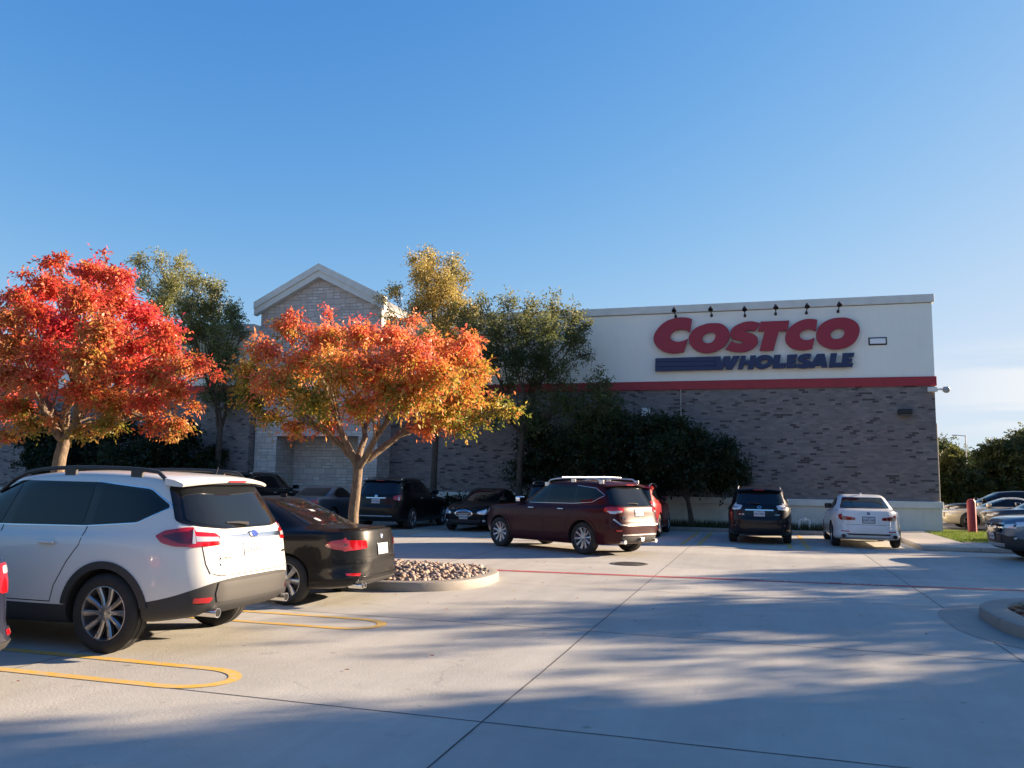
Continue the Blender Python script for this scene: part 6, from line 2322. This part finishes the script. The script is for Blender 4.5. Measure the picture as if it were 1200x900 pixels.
# black sedan facing the camera
c = Car('sedan', 'black sedan backed in against the wall, quad headlamps and oval grille facing the aisle', 'car', SED_T, 4.95, 1.89, 1.44, -1.45, 1.42, .335, (-9.55, 28.75), -90, black2, None, (.235, 8, 'plain'))
for sd in ('L', 'R'):
    sedan_side(c, sd, trim=CHROME)
c.handles((-.66, .36), .80, black2)
c.mirrors(.62, 1.0, black2)
c.panel('windscreen', [(-.62, 1.0), (.62, 1.0), (.49, 1.34), (-.49, 1.34)], 'F', GLASS, .004, .006, .06, r=.05)
c.panel('rear_window', [(-.60, 1.06), (.60, 1.06), (.50, 1.345), (-.50, 1.345)], 'B', GLASSB, .004, .006, .05, r=.05)
HLB = pmat('headlamp bowl', (.75, .82, .95), .12, .6)
for sd in ('FL', 'FR'):
    o = c.panel('headlight', [(-.20, .715), (-.05, .765), (.15, .745), (.40, .665), (.42, .60), (.20, .575), (-.05, .60)], sd, LENSH, .012, .02, .05, r=.03)
    for u in (.02, .20, .33):
        q = [(u + .06 * math.cos(a * PI / 6), .662 - u * .10 + .045 * math.sin(a * PI / 6)) for a in range(12)]
        c.panel('lamp_bowl', q, sd, HLB, .018, .004, .04, o)
q = [(.30 * math.cos(a * PI / 12), .60 + .12 * math.sin(a * PI / 12)) for a in range(24)]
o = c.panel('grille', q, 'F', CHROME, .016, .02, .05)
q = [(.265 * math.cos(a * PI / 12), .60 + .095 * math.sin(a * PI / 12)) for a in range(24)]
o2 = c.panel('grille_mesh', q, 'F', BLKPLAS, .020, .006, .05, o)
for z in (.55, .60, .65):
    c.line('grille_bar', [(-.24, z), (.24, z)], 'F', SILV, .010, .026, .01, .06, o)
c.plate(0, .50, 'FRW-2283', 'F', off=.034)
c.panel('lower_grille', [(-.55, .40), (.55, .40), (.48, .30), (-.48, .30)], 'F', BLKPLAS, .012, .02, .06, r=.03)
for u in (-.62, .62):
    c.block('fog_light', 'F', u, .37, (.12, .07, .02), LENSC, .008, .02)

# ------------------------------------------------------------------ cars in the lot beyond the store corner
tan = paint('tan paint', (0.52, 0.46, 0.34), 0.1, 0.3)
slv = paint('silver paint', (0.42, 0.43, 0.44), 0.6, 0.28)
dkb = paint('dark blue paint', (0.025, 0.03, 0.045), 0.4, 0.3)


def lot_car(name, label, T, L, W, H, x, y, p, R=.34):
    c = Car(name, label, 'car', T, L, W, H, -L * .275, L * .30, R, (x, y), 180, p, None, (.24, 5, 'double'))
    for sd in ('L', 'R'):
        if T is SUV_T:
            suv_side(c, sd)
        else:
            sedan_side(c, sd)
    k = T is SUV_T
    c.mirrors(.90 if k else .62, 1.18 if k else 1.0, p)
    c.handles((-.72, .34) if k else (-.66, .36), 1.03 if k else .80, p)
    c.panel('windscreen', [(-.64, 1.14), (.64, 1.14), (.57, 1.57), (-.57, 1.57)] if k else [(-.60, 1.0), (.60, 1.0), (.48, 1.34), (-.48, 1.34)], 'F', GLASS, .004, .006, .08, r=.05)
    for sd in ('FL', 'FR'):
        c.panel('headlight', [(-.40, .86), (-.30, .895), (.05, .88), (.36, .84), (.36, .765), (0, .765)] if k else [(-.40, .72), (-.30, .76), (.05, .74), (.30, .70), (.30, .62), (0, .62)], sd, LENSH, .01, .02, .06, r=.02)
    z = .82 if k else .60
    c.panel('grille', [(-.46, z + .1), (.46, z + .1), (.42, z - .1), (-.42, z - .1)], 'F', BLKGLOSS, .012, .02, .07, r=.04)
    return c


lot_car('suv', 'dark blue SUV beyond the red bollard at the right, facing left', SUV_T, 4.8, 1.92, 1.52, 10.75, 37.4, dkb)
lot_car('sedan', 'cream sedan in the sun just left of the red bollard', SED_T, 4.6, 1.78, 1.36, 9.75, 40.2, tan)
lot_car('sedan', 'silver sedan with its windscreen showing behind the red bollard', SED_T, 4.7, 1.80, 1.42, 12.1, 43.0, slv)
lot_car('suv', 'black SUV in the back row beside the store corner, only roof and windows visible', SUV_T, 4.9, 1.95, 1.62, 11.2, 46.2, black2)

# ------------------------------------------------------------------ distant lamp post and utility pole
GALV = pmat('galvanised steel', (.35, .35, .36), .5, .6)
t = empty('lamp_post', (18.65, 88, 0))
tag(t, 'thin distant lamp post with one arm above the trees right of the store', 'street lamp')
tube('pole', [(0, 0, 0), (0, 0, 6.75)], [.07, .05], GALV, t)
tube('arm', [(0, 0, 6.68), (-.75, 0, 6.74)], .035, GALV, t)
box('lamp_head', (-1.15, -.12, 6.69), (-.7, .12, 6.79), GALV, t, .03)
t = empty('utility_pole', (19.15, 95, 0))
tag(t, 'short dark utility pole left of the distant lamp post', 'pole')
tube('pole', [(0, 0, 0), (0, 0, 5.8)], [.10, .08], bark_dark, t)
for z in (5.2, 4.6):
    box('crossarm', (-.6, -.06, z), (.6, .06, z + .14), bark_dark, t)
